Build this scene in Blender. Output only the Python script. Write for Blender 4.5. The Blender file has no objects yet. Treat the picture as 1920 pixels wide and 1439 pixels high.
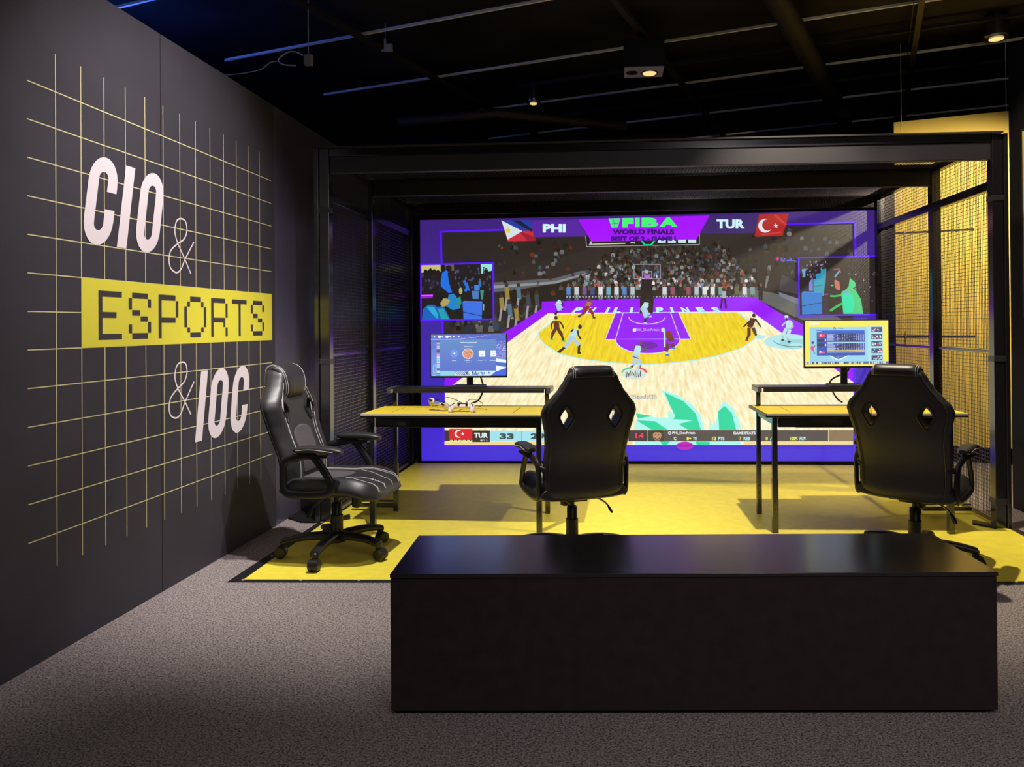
import bpy, math, random
from mathutils import Vector, Matrix
from mathutils.geometry import tessellate_polygon
R = math.radians
COL = bpy.context.scene.collection

# ------------------------------------------------------------------ helpers
def lin(c):
    c = c / 255.0
    return c / 12.92 if c <= 0.04045 else ((c + 0.055) / 1.055) ** 2.4
def rgb(*c):
    return tuple(lin(x) for x in c)

def mat(name, col, rough=0.5, metal=0.0, emis=None, es=0.0, spec=0.5, noise=None, bump=None, coat=0.0):
    m = bpy.data.materials.new(name); m.use_nodes = True
    nt = m.node_tree; b = nt.nodes['Principled BSDF']
    b.inputs['Base Color'].default_value = (*col, 1)
    b.inputs['Roughness'].default_value = rough
    b.inputs['Metallic'].default_value = metal
    b.inputs['Specular IOR Level'].default_value = spec
    b.inputs['Coat Weight'].default_value = coat
    if emis:
        b.inputs['Emission Color'].default_value = (*emis, 1)
        b.inputs['Emission Strength'].default_value = es
    if noise or bump:
        tc = nt.nodes.new('ShaderNodeTexCoord')
    if noise:      # (scale, low colour factor, high colour factor)
        n = nt.nodes.new('ShaderNodeTexNoise'); n.inputs['Scale'].default_value = noise[0]
        n.inputs['Detail'].default_value = 4
        nt.links.new(tc.outputs['Object'], n.inputs['Vector'])
        cr = nt.nodes.new('ShaderNodeValToRGB')
        cr.color_ramp.elements[0].position = 0.36; cr.color_ramp.elements[1].position = 0.64
        cr.color_ramp.elements[0].color = (*[x * noise[1] for x in col], 1)
        cr.color_ramp.elements[1].color = (*[min(1, x * noise[2]) for x in col], 1)
        nt.links.new(n.outputs['Fac'], cr.inputs['Fac'])
        nt.links.new(cr.outputs['Color'], b.inputs['Base Color'])
    if bump:       # (scale, strength, distance)
        n = nt.nodes.new('ShaderNodeTexNoise'); n.inputs['Scale'].default_value = bump[0]
        n.inputs['Detail'].default_value = 5
        nt.links.new(tc.outputs['Object'], n.inputs['Vector'])
        bp = nt.nodes.new('ShaderNodeBump'); bp.inputs['Strength'].default_value = bump[1]
        bp.inputs['Distance'].default_value = bump[2]
        nt.links.new(n.outputs['Fac'], bp.inputs['Height'])
        nt.links.new(bp.outputs['Normal'], b.inputs['Normal'])
    return m

class MB:
    """collects shapes, links them as ONE mesh object"""
    def __init__(s): s.v = []; s.f = []; s.m = []; s.sm = []
    def add(s, vs, fs, mi=0, smooth=False):
        o = len(s.v); s.v += [tuple(p) for p in vs]
        for f in fs: s.f.append(tuple(i + o for i in f)); s.m.append(mi); s.sm.append(smooth)
    def box(s, x0, x1, y0, y1, z0, z1, mi=0):
        vs = [(x, y, z) for z in (z0, z1) for y in (y0, y1) for x in (x0, x1)]
        s.add(vs, [(0, 2, 3, 1), (4, 5, 7, 6), (0, 1, 5, 4), (2, 6, 7, 3), (0, 4, 6, 2), (1, 3, 7, 5)], mi); return s
    def bar(s, a, b, w, h, mi=0, up=(0, 0, 1)):
        a = Vector(a); b = Vector(b); d = (b - a).normalized(); up = Vector(up)
        if abs(d.dot(up)) > 0.98: up = Vector((0, 1, 0))
        x = d.cross(up).normalized(); z = x.cross(d)
        vs = [p + x * (i * w / 2) + z * (j * h / 2) for p in (a, b) for j in (-1, 1) for i in (-1, 1)]
        s.add(vs, [(0, 1, 3, 2), (4, 6, 7, 5), (0, 4, 5, 1), (2, 3, 7, 6), (0, 2, 6, 4), (1, 5, 7, 3)], mi); return s
    def tube(s, pts, r, n=8, mi=0, closed=False, rs=None, flat=1.0):
        pts = [Vector(p) for p in pts]; L = len(pts); vs = []; fs = []; prev = None
        for i, p in enumerate(pts):
            a = pts[i - 1] if (i > 0 or closed) else p
            b = pts[(i + 1) % L] if (i < L - 1 or closed) else p
            d = (b - a).normalized()
            if prev is None:
                prev = d.cross(Vector((0, 0, 1)))
                if prev.length < 0.1: prev = d.cross(Vector((0, 1, 0)))
            x = (prev - d * prev.dot(d)).normalized(); prev = x; y = d.cross(x)
            rr = rs[i] if rs else r
            for k in range(n):
                t = 2 * math.pi * k / n
                vs.append(p + x * (rr * math.cos(t)) + y * (rr * flat * math.sin(t)))
        for i in range(L if closed else L - 1):
            for k in range(n):
                a = i * n + k; b = i * n + (k + 1) % n; j = ((i + 1) % L) * n
                fs.append((a, b, j + (k + 1) % n, j + k))
        if not closed:
            fs.append(tuple(range(n - 1, -1, -1))); fs.append(tuple((L - 1) * n + k for k in range(n)))
        s.add(vs, fs, mi, True); return s
    def lathe(s, prof, c=(0, 0, 0), axis='z', n=24, mi=0):
        vs = []; fs = []
        for r, h in prof:
            for k in range(n):
                t = 2 * math.pi * k / n; a, b = r * math.cos(t), r * math.sin(t)
                p = {'z': (a, b, h), 'x': (h, a, b), 'y': (a, h, b)}[axis]
                vs.append((p[0] + c[0], p[1] + c[1], p[2] + c[2]))
        for i in range(len(prof) - 1):
            for k in range(n):
                fs.append((i * n + k, i * n + (k + 1) % n, (i + 1) * n + (k + 1) % n, (i + 1) * n + k))
        fs.append(tuple(range(n - 1, -1, -1))); fs.append(tuple((len(prof) - 1) * n + k for k in range(n)))
        s.add(vs, fs, mi, True); return s
    def loft(s, rings, mi=0):
        n = len(rings[0]); vs = [p for r in rings for p in r]; fs = []
        for i in range(len(rings) - 1):
            for k in range(n):
                fs.append((i * n + k, i * n + (k + 1) % n, (i + 1) * n + (k + 1) % n, (i + 1) * n + k))
        fs.append(tuple(range(n - 1, -1, -1))); fs.append(tuple((len(rings) - 1) * n + k for k in range(n)))
        s.add(vs, fs, mi, True); return s
    def build(s, name, mats, parent=None, bevel=0, loc=None, rot=None, sub=0, sharp=40):
        me = bpy.data.meshes.new(name); me.from_pydata(s.v, [], s.f)
        for m in (mats if isinstance(mats, (list, tuple)) else [mats]): me.materials.append(m)
        me.polygons.foreach_set('material_index', s.m); me.polygons.foreach_set('use_smooth', s.sm)
        me.update()
        if any(s.sm):
            me.set_sharp_from_angle(angle=R(sharp))
        o = bpy.data.objects.new(name, me); COL.objects.link(o)
        if parent: o.parent = parent
        if loc: o.location = loc
        if rot: o.rotation_euler = rot
        if bevel:
            b = o.modifiers.new('bevel', 'BEVEL'); b.width = bevel; b.segments = 2; b.limit_method = 'ANGLE'
        if sub:
            b = o.modifiers.new('sub', 'SUBSURF'); b.levels = b.render_levels = sub
        return o

def tag(o, label=None, cat=None, group=None, kind=None):
    if label: o['label'] = label
    if cat: o['category'] = cat
    if group: o['group'] = group
    if kind: o['kind'] = kind
    return o
def thing(name, label, cat, loc=(0, 0, 0), rz=0, group=None):
    o = bpy.data.objects.new(name, None); o.empty_display_size = .1; COL.objects.link(o)
    o.location = loc; o.rotation_euler = (0, 0, rz)
    return tag(o, label, cat, group)
def struct(o, label=None): return tag(o, label, None, None, 'structure')
def copy_tree(o, parent=None):
    c = o.copy(); COL.objects.link(c)
    if parent: c.parent = parent
    for ch in [x for x in list(COL.objects) if x.parent == o]: copy_tree(ch, c)
    return c
def spline(pts, n=8, closed=False):
    P = [Vector(p) for p in pts]; L = len(P); out = []
    for i in range(L if closed else L - 1):
        p0 = P[i - 1] if (i > 0 or closed) else P[0]; p1 = P[i]; p2 = P[(i + 1) % L]
        p3 = P[(i + 2) % L] if (i + 2 < L or closed) else P[-1]
        for k in range(n):
            t = k / n
            out.append(0.5 * ((2 * p1) + (p2 - p0) * t + (2 * p0 - 5 * p1 + 4 * p2 - p3) * t * t + (3 * p1 - p0 - 3 * p2 + p3) * t ** 3))
    if not closed: out.append(P[-1])
    return out

# ------------------------------------------------------------------ camera
F, U0, V0, H = 1400.0, 1061.0, 603.0, 1.29
CR = Matrix.Rotation(R(3.64), 3, 'Z') @ Matrix.Rotation(R(90.32), 3, 'X') @ Matrix.Rotation(R(-0.43), 3, 'Z')
cam = bpy.data.cameras.new('camera'); co = bpy.data.objects.new('camera', cam); COL.objects.link(co)
co.matrix_world = Matrix.Translation((0, 0, H)) @ CR.to_4x4()
cam.sensor_fit = 'HORIZONTAL'; cam.sensor_width = 36; cam.lens = F / 1920 * 36
cam.shift_x = -(U0 - 960) / 1920; cam.shift_y = -(719.5 - V0) / 1920
cam.clip_start = .05
bpy.context.scene.camera = co

# ------------------------------------------------------------------ materials
M = {}
M['wall'] = mat('black_wall_paint', rgb(62, 59, 66), .62, spec=.3, noise=(3, .92, 1.08), bump=(180, .15, .002))
M['wallb'] = mat('dark_satin_paint', rgb(78, 74, 90), .3, spec=.9)
M['black'] = mat('black_matte', rgb(22, 20, 22), .6, spec=.3)
M['ceil'] = mat('black_ceiling', rgb(32, 29, 35), .7, spec=.3, noise=(1.5, .6, 1.4))
M['tee'] = mat('ceiling_tee', rgb(240, 238, 240), .5)
M['duct'] = mat('dark_duct', rgb(40, 35, 36), .6)
M['steel'] = mat('black_powdercoat', rgb(30, 28, 32), .16, metal=.0, spec=1.0)
M['steelg'] = mat('grey_black_fascia', rgb(48, 46, 52), .45, spec=.5)
M['wire'] = mat('black_wire', rgb(58, 52, 58), .28, spec=1.0, metal=.3)
M['yel'] = mat('yellow_vinyl', rgb(244, 226, 74), .48, spec=.35, noise=(14, .95, 1.04))
M['yelw'] = mat('yellow_board', rgb(238, 206, 92), .6, noise=(4, .96, 1.04))
M['yelp'] = mat('yellow_print', rgb(232, 222, 66), .55)
M['edge'] = mat('black_tape', rgb(26, 24, 28), .5)
M['white'] = mat('white_print', rgb(238, 226, 228), .5)
M['line'] = mat('cream_line_print', rgb(226, 216, 160), .5)
M['pixel'] = mat('charcoal_print', rgb(60, 55, 60), .55)
M['bench'] = mat('black_lacquer', rgb(26, 24, 27), .30, spec=1.0, noise=(30, .9, 1.1), bump=(60, .04, .002))
M['benchb'] = mat('black_laminate', rgb(56, 45, 45), .5, spec=.4, noise=(20, .9, 1.15))
M['leather'] = mat('black_leatherette', rgb(44, 42, 44), .44, spec=.6, bump=(260, .12, .0015))
M['fabric'] = mat('black_mesh_fabric', rgb(84, 80, 84), .85, spec=.2, noise=(500, .6, 1.5), bump=(500, .4, .001))
M['stitch'] = mat('grey_stitching', rgb(205, 200, 200), .6)
M['plastic'] = mat('black_plastic', rgb(28, 26, 27), .4, spec=.5)
M['chrome'] = mat('steel_rod', rgb(150, 150, 155), .25, metal=1)
M['dtop'] = mat('black_desktop', rgb(34, 31, 36), .35, spec=.5)
M['dmat'] = mat('yellow_desk_cover', rgb(240, 212, 52), .5)
M['dline'] = mat('brown_print_line', rgb(150, 125, 40), .6)
M['dedge'] = mat('pale_desk_edge', rgb(190, 185, 180), .4)
M['endm'] = mat('dull_metal_end', rgb(110, 108, 112), .3, metal=.6)
M['pad'] = mat('white_controller_plastic', rgb(232, 218, 205), .35)
M['padb'] = mat('blue_light_bar', rgb(30, 80, 210), .3, emis=rgb(20, 90, 230), es=.6)
M['lamp'] = mat('warm_lamp', rgb(255, 230, 160), .4, emis=rgb(255, 226, 150), es=.9)
M['fix'] = mat('fixture_plate', rgb(170, 160, 220), .5)
M['bright'] = mat('bright_metal', rgb(200, 195, 190), .35, metal=.3)
M['bench'].node_tree.nodes['Principled BSDF'].inputs['Coat Weight'].default_value = 1.0
M['bench'].node_tree.nodes['Principled BSDF'].inputs['Coat Roughness'].default_value = .2
# carpet
m = mat('grey_carpet', rgb(120, 110, 108), .95, spec=.1); nt = m.node_tree; b = nt.nodes['Principled BSDF']
tc = nt.nodes.new('ShaderNodeTexCoord'); n1 = nt.nodes.new('ShaderNodeTexNoise'); n1.inputs['Scale'].default_value = 130
n1.inputs['Detail'].default_value = 3; n2 = nt.nodes.new('ShaderNodeTexVoronoi'); n2.inputs['Scale'].default_value = 210
nt.links.new(tc.outputs['Object'], n1.inputs['Vector']); nt.links.new(tc.outputs['Object'], n2.inputs['Vector'])
mx = nt.nodes.new('ShaderNodeMath'); mx.operation = 'ADD'
nt.links.new(n1.outputs['Fac'], mx.inputs[0])
ml = nt.nodes.new('ShaderNodeMath'); ml.operation = 'MULTIPLY'; ml.inputs[1].default_value = .35
nt.links.new(n2.outputs['Distance'], ml.inputs[0]); nt.links.new(ml.outputs[0], mx.inputs[1])
cr = nt.nodes.new('ShaderNodeValToRGB'); cr.color_ramp.elements[0].position = .46; cr.color_ramp.elements[1].position = .82
cr.color_ramp.elements[0].color = (*rgb(70, 62, 64), 1); cr.color_ramp.elements[1].color = (*rgb(178, 166, 162), 1)
nt.links.new(mx.outputs[0], cr.inputs['Fac']); nt.links.new(cr.outputs['Color'], b.inputs['Base Color'])
bp = nt.nodes.new('ShaderNodeBump'); bp.inputs['Strength'].default_value = .8; bp.inputs['Distance'].default_value = .006
nt.links.new(mx.outputs[0], bp.inputs['Height']); nt.links.new(bp.outputs['Normal'], b.inputs['Normal'])
M['carpet'] = m

def display_mat(name, wood=False, vp=(0, 0), strength=1.0):
    m = bpy.data.materials.new(name); m.use_nodes = True; nt = m.node_tree; b = nt.nodes['Principled BSDF']
    b.inputs['Base Color'].default_value = (.09, .09, .09, 1); b.inputs['Roughness'].default_value = .5
    at = nt.nodes.new('ShaderNodeAttribute'); at.attribute_name = 'Col'
    src = at.outputs['Color']
    if wood:   # planks of the game court run to one point of the picture shown
        tc = nt.nodes.new('ShaderNodeTexCoord'); sp = nt.nodes.new('ShaderNodeSeparateXYZ')
        nt.links.new(tc.outputs['Object'], sp.inputs[0])
        def mth(op, a, b_=None):
            n = nt.nodes.new('ShaderNodeMath'); n.operation = op
            for i, q in enumerate((a, b_)):
                if q is None: continue
                if isinstance(q, (int, float)): n.inputs[i].default_value = q
                else: nt.links.new(q, n.inputs[i])
            return n.outputs[0]
        dx = mth('SUBTRACT', sp.outputs['X'], vp[0]); dz = mth('SUBTRACT', sp.outputs['Z'], vp[1])
        an = mth('MULTIPLY', mth('DIVIDE', dx, dz), 26.0)
        dd = mth('MULTIPLY', dz, 3.4)
        cb = nt.nodes.new('ShaderNodeCombineXYZ'); nt.links.new(an, cb.inputs[0]); nt.links.new(dd, cb.inputs[1])
        no = nt.nodes.new('ShaderNodeTexNoise'); no.inputs['Scale'].default_value = 2.6; no.inputs['Detail'].default_value = 3
        nt.links.new(cb.outputs[0], no.inputs['Vector'])
        cr = nt.nodes.new('ShaderNodeValToRGB'); e = cr.color_ramp.elements
        e[0].position = .32; e[0].color = (.88, .78, .56, 1); e[1].position = .62; e[1].color = (1.05, 1.08, 1.1, 1)
        nt.links.new(no.outputs['Fac'], cr.inputs['Fac'])
        mi = nt.nodes.new('ShaderNodeMix'); mi.data_type = 'RGBA'; mi.blend_type = 'MULTIPLY'; mi.inputs[0].default_value = 1
        nt.links.new(src, mi.inputs[6]); nt.links.new(cr.outputs['Color'], mi.inputs[7]); src = mi.outputs[2]
    nt.links.new(src, b.inputs['Emission Color']); b.inputs['Emission Strength'].default_value = strength
    return m

# ------------------------------------------------------------------ flat pictures (screens, prints)
_glyph = {}
def text_mesh(txt, bold=0.0):
    k = (txt, bold)
    if k not in _glyph:
        c = bpy.data.curves.new('t', 'FONT'); c.body = txt; c.size = 1; c.offset = bold; c.resolution_u = 3
        o = bpy.data.objects.new('t', c); COL.objects.link(o)
        bpy.context.view_layer.update()
        me = bpy.data.meshes.new_from_object(o.evaluated_get(bpy.context.evaluated_depsgraph_get()))
        vs = [(v.co.x, v.co.y) for v in me.vertices]; fs = [tuple(p.vertices) for p in me.polygons]
        bpy.data.objects.remove(o); bpy.data.curves.remove(c); bpy.data.meshes.remove(me)
        x0 = min(v[0] for v in vs); x1 = max(v[0] for v in vs); y0 = min(v[1] for v in vs); y1 = max(v[1] for v in vs)
        _glyph[k] = ([((v[0] - x0) / (x1 - x0), (v[1] - y0) / (y1 - y0)) for v in vs], fs)
    return _glyph[k]

class Pic:
    """coloured flat shapes; fn maps picture coordinates and a layer number to a point"""
    def __init__(s, fn): s.fn = fn; s.v = []; s.f = []; s.c = []; s.m = []; s.L = 0
    def _put(s, pts, fs, col, mi):
        o = len(s.v); s.v += [tuple(s.fn(p[0], p[1], s.L)) for p in pts]
        for f in fs: s.f.append(tuple(i + o for i in f)); s.c.append(col); s.m.append(mi)
    def poly(s, pts, col, mi=0, up=True):
        if up: s.L += 1
        if len(pts) <= 4 and mi >= 0:
            tris = [tuple(range(len(pts)))] if len(pts) == 3 else tessellate_polygon([[Vector((p[0], p[1], 0)) for p in pts]])
        else: tris = tessellate_polygon([[Vector((p[0], p[1], 0)) for p in pts]])
        s._put(pts, tris, rgb(*col), mi)
    def rect(s, x0, y0, x1, y1, col, mi=0, up=True): s.poly([(x0, y0), (x1, y0), (x1, y1), (x0, y1)], col, mi, up)
    def line(s, pts, w, col, up=True, closed=False):
        if up: s.L += 1
        P = list(pts) + ([pts[0]] if closed else [])
        for a, b in zip(P[:-1], P[1:]):
            dx, dy = b[0] - a[0], b[1] - a[1]; l = math.hypot(dx, dy) or 1
            nx, ny = -dy / l * w / 2, dx / l * w / 2; ex, ey = dx / l * w * .2, dy / l * w * .2
            s._put([(a[0] - nx - ex, a[1] - ny - ey), (a[0] + nx - ex, a[1] + ny - ey), (b[0] + nx + ex, b[1] + ny + ey), (b[0] - nx + ex, b[1] - ny + ey)], [(0, 1, 2, 3)], rgb(*col), 0)
    def ell(s, cx, cy, rx, ry, col, n=20, up=True, a0=0, a1=360):
        s.poly([(cx + rx * math.cos(R(a0 + (a1 - a0) * k / n)), cy + ry * math.sin(R(a0 + (a1 - a0) * k / n))) for k in range(n)], col, 0, up)
    def text(s, txt, x0, y0, x1, y1, col, bold=.03, shear=0.0):
        """fills the box: x0..x1 left to right, y0 top, y1 baseline"""
        s.L += 1; vs, fs = text_mesh(txt, bold)
        pts = [(x0 + u * (x1 - x0) + shear * v * abs(y1 - y0), y1 + v * (y0 - y1)) for u, v in vs]
        s._put(pts, fs, rgb(*col), 0)
    def build(s, name, mats, parent=None):
        me = bpy.data.meshes.new(name); me.from_pydata(s.v, [], s.f)
        for m in mats: me.materials.append(m)
        me.polygons.foreach_set('material_index', s.m)
        ca = me.color_attributes.new('Col', 'FLOAT_COLOR', 'CORNER'); buf = []
        for p, c in zip(me.polygons, s.c): buf += [*c, 1.0] * len(p.vertices)
        ca.data.foreach_set('color', buf); me.update()
        o = bpy.data.objects.new(name, me); COL.objects.link(o)
        if parent: o.parent = parent
        return o

# ------------------------------------------------------------------ room
def slab(name, m, *b, label=None):
    return struct(MB().box(*b).build(name, m), label)
slab('floor', M['carpet'], -5, 7, -2.5, 10.5, -.1, 0)
slab('ceiling', M['ceil'], -5, 7, -2.5, 10.5, 3.93, 4.05)
slab('wall_back', M['black'], -5, 7, 10.4, 10.5, 0, 3.93)
slab('wall_front', M['black'], -5, 7, -2.6, -2.5, 0, 3.93)
slab('wall_far_right', M['black'], 7, 7.1, -2.5, 10.5, 0, 3.93)
slab('wall_far_left', M['black'], -5.1, -5, -2.5, 10.5, 0, 3.93)
# left partition wall, turned 0.65 degrees from the cage
A = R(.65); W0 = Vector((-2.209, 3.982, 0)); WD = Vector((math.sin(A), math.cos(A), 0)); WN = Vector((math.cos(A), -math.sin(A), 0))
def wallp(s_, z, off=0.0):          # s_ = room y of the point on the wall face
    t = (s_ - W0.y) / WD.y
    return W0 + WD * t + WN * off + Vector((0, 0, z))
mb = MB(); a, b_ = wallp(-1.5, 0, -.12), wallp(4.735, 0, 0)
def wslab(mb, s0, s1, z0, z1, o0, o1, mi=0):
    vs = [wallp(s, z, o) for z in (z0, z1) for s in (s0, s1) for o in (o0, o1)]
    mb.add(vs, [(0, 2, 3, 1), (4, 5, 7, 6), (0, 1, 5, 4), (2, 6, 7, 3), (0, 4, 6, 2), (1, 3, 7, 5)], mi)
wslab(mb, -1.5, 4.735, 0, 2.74, -.12, 0); wl = mb.build('wall_left', M['wall']); struct(wl)
mb = MB(); wslab(mb, 4.737, 7.2, 0, 2.74, -.12, -.004); struct(mb.build('wall_left_rear', M['wallb']))
mb = MB(); wslab(mb, 3.529, 3.532, 0, 2.74, -.001, .0008); wslab(mb, 2.31, 2.313, 0, 2.74, -.001, .0008)
struct(mb.build('trim_1', M['black']))
# thin black patch laid on the floor between the wall and the cage
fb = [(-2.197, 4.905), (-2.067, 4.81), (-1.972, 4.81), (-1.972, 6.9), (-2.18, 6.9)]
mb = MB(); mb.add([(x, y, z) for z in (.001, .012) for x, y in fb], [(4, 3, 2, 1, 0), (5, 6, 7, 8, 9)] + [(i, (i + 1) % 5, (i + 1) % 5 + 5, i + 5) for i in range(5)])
struct(mb.build('dark_floor_patch', M['black']))
# right partition
slab('wall_right', M['black'], 2.765, 2.9, -1.5, 5.39, 0, 3.2)

# mural printed on the left wall
mural = thing('wall_mural', 'yellow line grid mural with CIO, ESPORTS and IOC lettering on dark left wall', 'mural', wallp(3.7, 0, .001))
inv = Matrix.Translation(-mural.location)
def WP(s_, z, off): return inv @ wallp(s_, z, off)
def wrect(mb, s0, s1, z0, z1, off, sh=0, zr=0):
    mb.add([WP(s0 + sh * (z0 - zr), z0, off), WP(s1 + sh * (z0 - zr), z0, off), WP(s1 + sh * (z1 - zr), z1, off), WP(s0 + sh * (z1 - zr), z1, off)], [(0, 1, 2, 3)])
g = MB()
for k in range(13):
    z = .4775 + .14695 * k; t = .0022
    wrect(g, 2.703, 4.688, z - t, z + t, .0012)
    y = 2.847 + .1404 * k; wrect(g, y - t, y + t, .347, 2.392, .0014)
g.build('grid_lines', M['line'], mural)
g = MB(); wrect(g, 2.986, 4.688, 1.2115, 1.507, .002); g.build('yellow_banner', M['yelp'], mural)
# pixel lettering
px = MB()
def letter(s0, s1, rects):
    z1, z0 = 1.457, 1.243
    for a, c, r0, r1 in rects:
        wrect(px, s0 + (s1 - s0) * a, s0 + (s1 - s0) * c, z1 - (z1 - z0) * r1 / 8, z1 - (z1 - z0) * r0 / 8, .003)
S_ = [(.15, .85, 0, .95), (0, .14, .95, 2.95), (.86, 1, .98, 2.5), (.15, .5, 3, 3.95), (.52, .85, 4.05, 4.95), (.86, 1, 5, 6.95), (0, .14, 5.5, 7), (.15, .85, 7, 8)]
letter(3.087, 3.238, [(0, .16, 0, 8), (.16, 1, 0, .95), (.16, .76, 3.45, 4.4), (.16, 1, 7.05, 8)])
letter(3.285, 3.447, S_)
letter(3.506, 3.668, [(0, .145, 0, 8), (.145, .85, 0, 1), (.87, 1, 1.05, 4.15), (.145, .85, 4.2, 5.15)])
letter(3.720, 3.924, [(.26, .75, 0, 1), (.13, .25, 1, 2), (.76, .87, 1, 2), (0, .12, 2, 6), (.88, 1, 2, 6), (.13, .25, 6.05, 7), (.76, .87, 6.05, 7), (.26, .75, 7.05, 8)])
letter(3.973, 4.144, [(0, .145, 0, 8), (.145, .85, 0, .95), (.87, 1, 1, 4), (.145, .85, 4.05, 5), (.73, .85, 5, 6), (.87, 1, 6.1, 8)])
letter(4.193, 4.362, [(0, 1, 0, .95), (.44, .58, .95, 8)])
letter(4.414, 4.581, S_)
px.build('pixel_lettering', M['pixel'], mural)
# heavy slanted letters
wl_ = MB()
def ringpts(s0, s1, z0, z1, n=14, sq=1.25):
    """upright stadium, open list going round: starts at right side middle, counterclockwise"""
    hw = (s1 - s0) / 2; cx = (s0 + s1) / 2; ry = hw * sq; out = []
    for k in range(n + 1):
        t = math.pi * k / n; out.append((cx + hw * math.cos(t), z1 - ry + ry * math.sin(t)))
    for k in range(n + 1):
        t = math.pi + math.pi * k / n; out.append((cx + hw * math.cos(t), z0 + ry + ry * math.sin(t)))
    return out
def big(kind, s0, s1, z0, z1, st, sh, gap=None):
    zr = (z0 + z1) / 2; q = lambda p: WP(p[0] + sh * (p[1] - zr), p[1], .0025)
    wl_ = MB()
    if kind == 'I': wrect(wl_, s0, s1, z0 + .003, z1 - .003, .0025, sh, zr); wl_.build('white_letter', M['white'], mural); return
    o = ringpts(s0, s1, z0, z1); i = ringpts(s0 + st, s1 - st, z0 + st * 1.05, z1 - st * 1.05, sq=1.1)
    n = len(o)
    if kind == 'O':
        wl_.add([q(p) for p in o] + [q(p) for p in i], [(k, (k + 1) % n, n + (k + 1) % n, n + k) for k in range(n)])
    else:
        o = [(s1, gap[1])] + o + [(s1, gap[0])]; i = [(s1 - st, gap[1])] + i + [(s1 - st, gap[0])]; n += 2
        wl_.add([q(p) for p in o] + [q(p) for p in i], [(k, k + 1, n + k + 1, n + k) for k in range(n - 1)])
    wl_.build('white_letter', M['white'], mural)
#
big('C', 3.016, 3.197, 1.652, 2.043, .062, .172, (1.815, 1.893))
big('I', 3.2385, 3.303, 1.654, 2.04, .06, .172)
big('O', 3.356, 3.533, 1.652, 2.043, .060, .172)
big('I', 3.842, 3.908, .684, 1.064, .06, .165)
big('O', 3.953, 4.139, .680, 1.066, .064, .165)
big('C', 4.185, 4.374, .676, 1.066, .064, .165, (.832, .915))
amp = [(3.78, 1.576), (3.728, 1.647), (3.667, 1.723), (3.642, 1.779), (3.655, 1.833), (3.691, 1.853), (3.734, 1.845), (3.746, 1.797), (3.721, 1.752), (3.667, 1.723), (3.607, 1.681), (3.592, 1.631), (3.608, 1.59), (3.654, 1.574), (3.693, 1.594), (3.728, 1.647), (3.81, 1.746)]
for ds, dz in ((0, 0), (-.005, -.737)):
    wl_ = MB()
    sp = [Vector((p[0] + ds, p[1] + dz, 0)) for p in spline([(a, c, 0) for a, c in amp], 6)]
    w = .0042; L_ = []; 
    for i, p in enumerate(sp):
        d = (sp[min(i + 1, len(sp) - 1)] - sp[max(i - 1, 0)]).normalized(); nn = Vector((-d.y, d.x, 0)) * w
        L_ += [WP(p.x + nn.x, p.y + nn.y, .0026), WP(p.x - nn.x, p.y - nn.y, .0026)]
    wl_.add(L_, [(2 * i, 2 * i + 1, 2 * i + 3, 2 * i + 2) for i in range(len(sp) - 1)])
    wl_.build('ampersand', M['white'], mural)

# yellow floor sheet with black taped edge
fm = thing('floor_mat', 'bright yellow vinyl floor sheet with black taped edge under cage and desks', 'floor mat', (.27, 5.3, 0))
def fpoly(pts, z0, z1):
    n = len(pts); mb = MB()
    mb.add([(x - .27, y - 5.3, z0) for x, y in pts] + [(x - .27, y - 5.3, z1) for x, y in pts],
           [tuple(range(n - 1, -1, -1)), tuple(range(n, 2 * n))] + [(i, (i + 1) % n, (i + 1) % n + n, i + n) for i in range(n)]); return mb
fpoly([(-1.895, 3.71), (2.447, 3.86), (2.447, 4.96), (2.447, 6.93), (-1.875, 6.93), (-1.91, 4.83)], .001, .005).build('vinyl_sheet', M['yel'], fm)
fpoly([(-1.965, 3.675), (2.51, 3.825), (2.50, 4.96), (2.47, 6.95), (-1.90, 6.95), (-1.955, 4.80)], .0, .003).build('edge_tape', M['edge'], fm)
mb = MB()
for i in range(16):
    x = -1.895 + i * .298; mb.lathe([(.008, .0), (.008, .006), (.003, .009)], (x - .27, 3.70 + i * .0103 - 5.3, 0), n=10)
for y in (4.10, 4.46, 4.82): mb.lathe([(.008, 0), (.008, .006), (.003, .009)], (-1.93 - .27, y - 5.3, 0), n=10)
mb.lathe([(.008, 0), (.008, .006), (.003, .009)], (2.475 - .27, 4.86 - 5.3, 0), n=10)
tag(mb.build('fixing_stud', M['bright'], fm), kind='stuff')

# ------------------------------------------------------------------ cage
cage = thing('display_cage', 'black steel cage with wire mesh sides framing the game screen', 'cage', (.28, 5.9, 0))
CX, CY = .28, 5.9
def cpart(name, boxes, m='steel', bevel=.003, label=None):
    mb = MB()
    for b in boxes: mb.box(b[0] - CX, b[1] - CX, b[2] - CY, b[3] - CY, b[4], b[5])
    o = mb.build(name, M[m], cage, bevel)
    if label: o['label'] = label
    return o
XL, XR = -1.87, 2.37
ZT = 2.47
for (y0, y1) in ((4.82, 4.89), (5.71, 5.78), (6.86, 6.93)):
    for x0, x1 in ((XL - .065, XL), (XR, XR + .065)):
        p = cpart('post', [(x0, x1, y0, y1, .004, ZT)])
        if y0 < 5:
            for z in (2.085, 1.08, .19):
                mb = MB(); mb.box(x0 - CX - .003, x1 - CX + .003, y0 - CY - .004, y1 - CY, z - .035, z); k = mb.build('bracket', M['steelg'], p, .002)
for x0, x1 in ((XL - .1, XL - .068), (XR + .067, XR + .092)):
    cpart('slim_post', [(x0, x1, 4.81, 4.84, .004, ZT + .0)])
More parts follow.
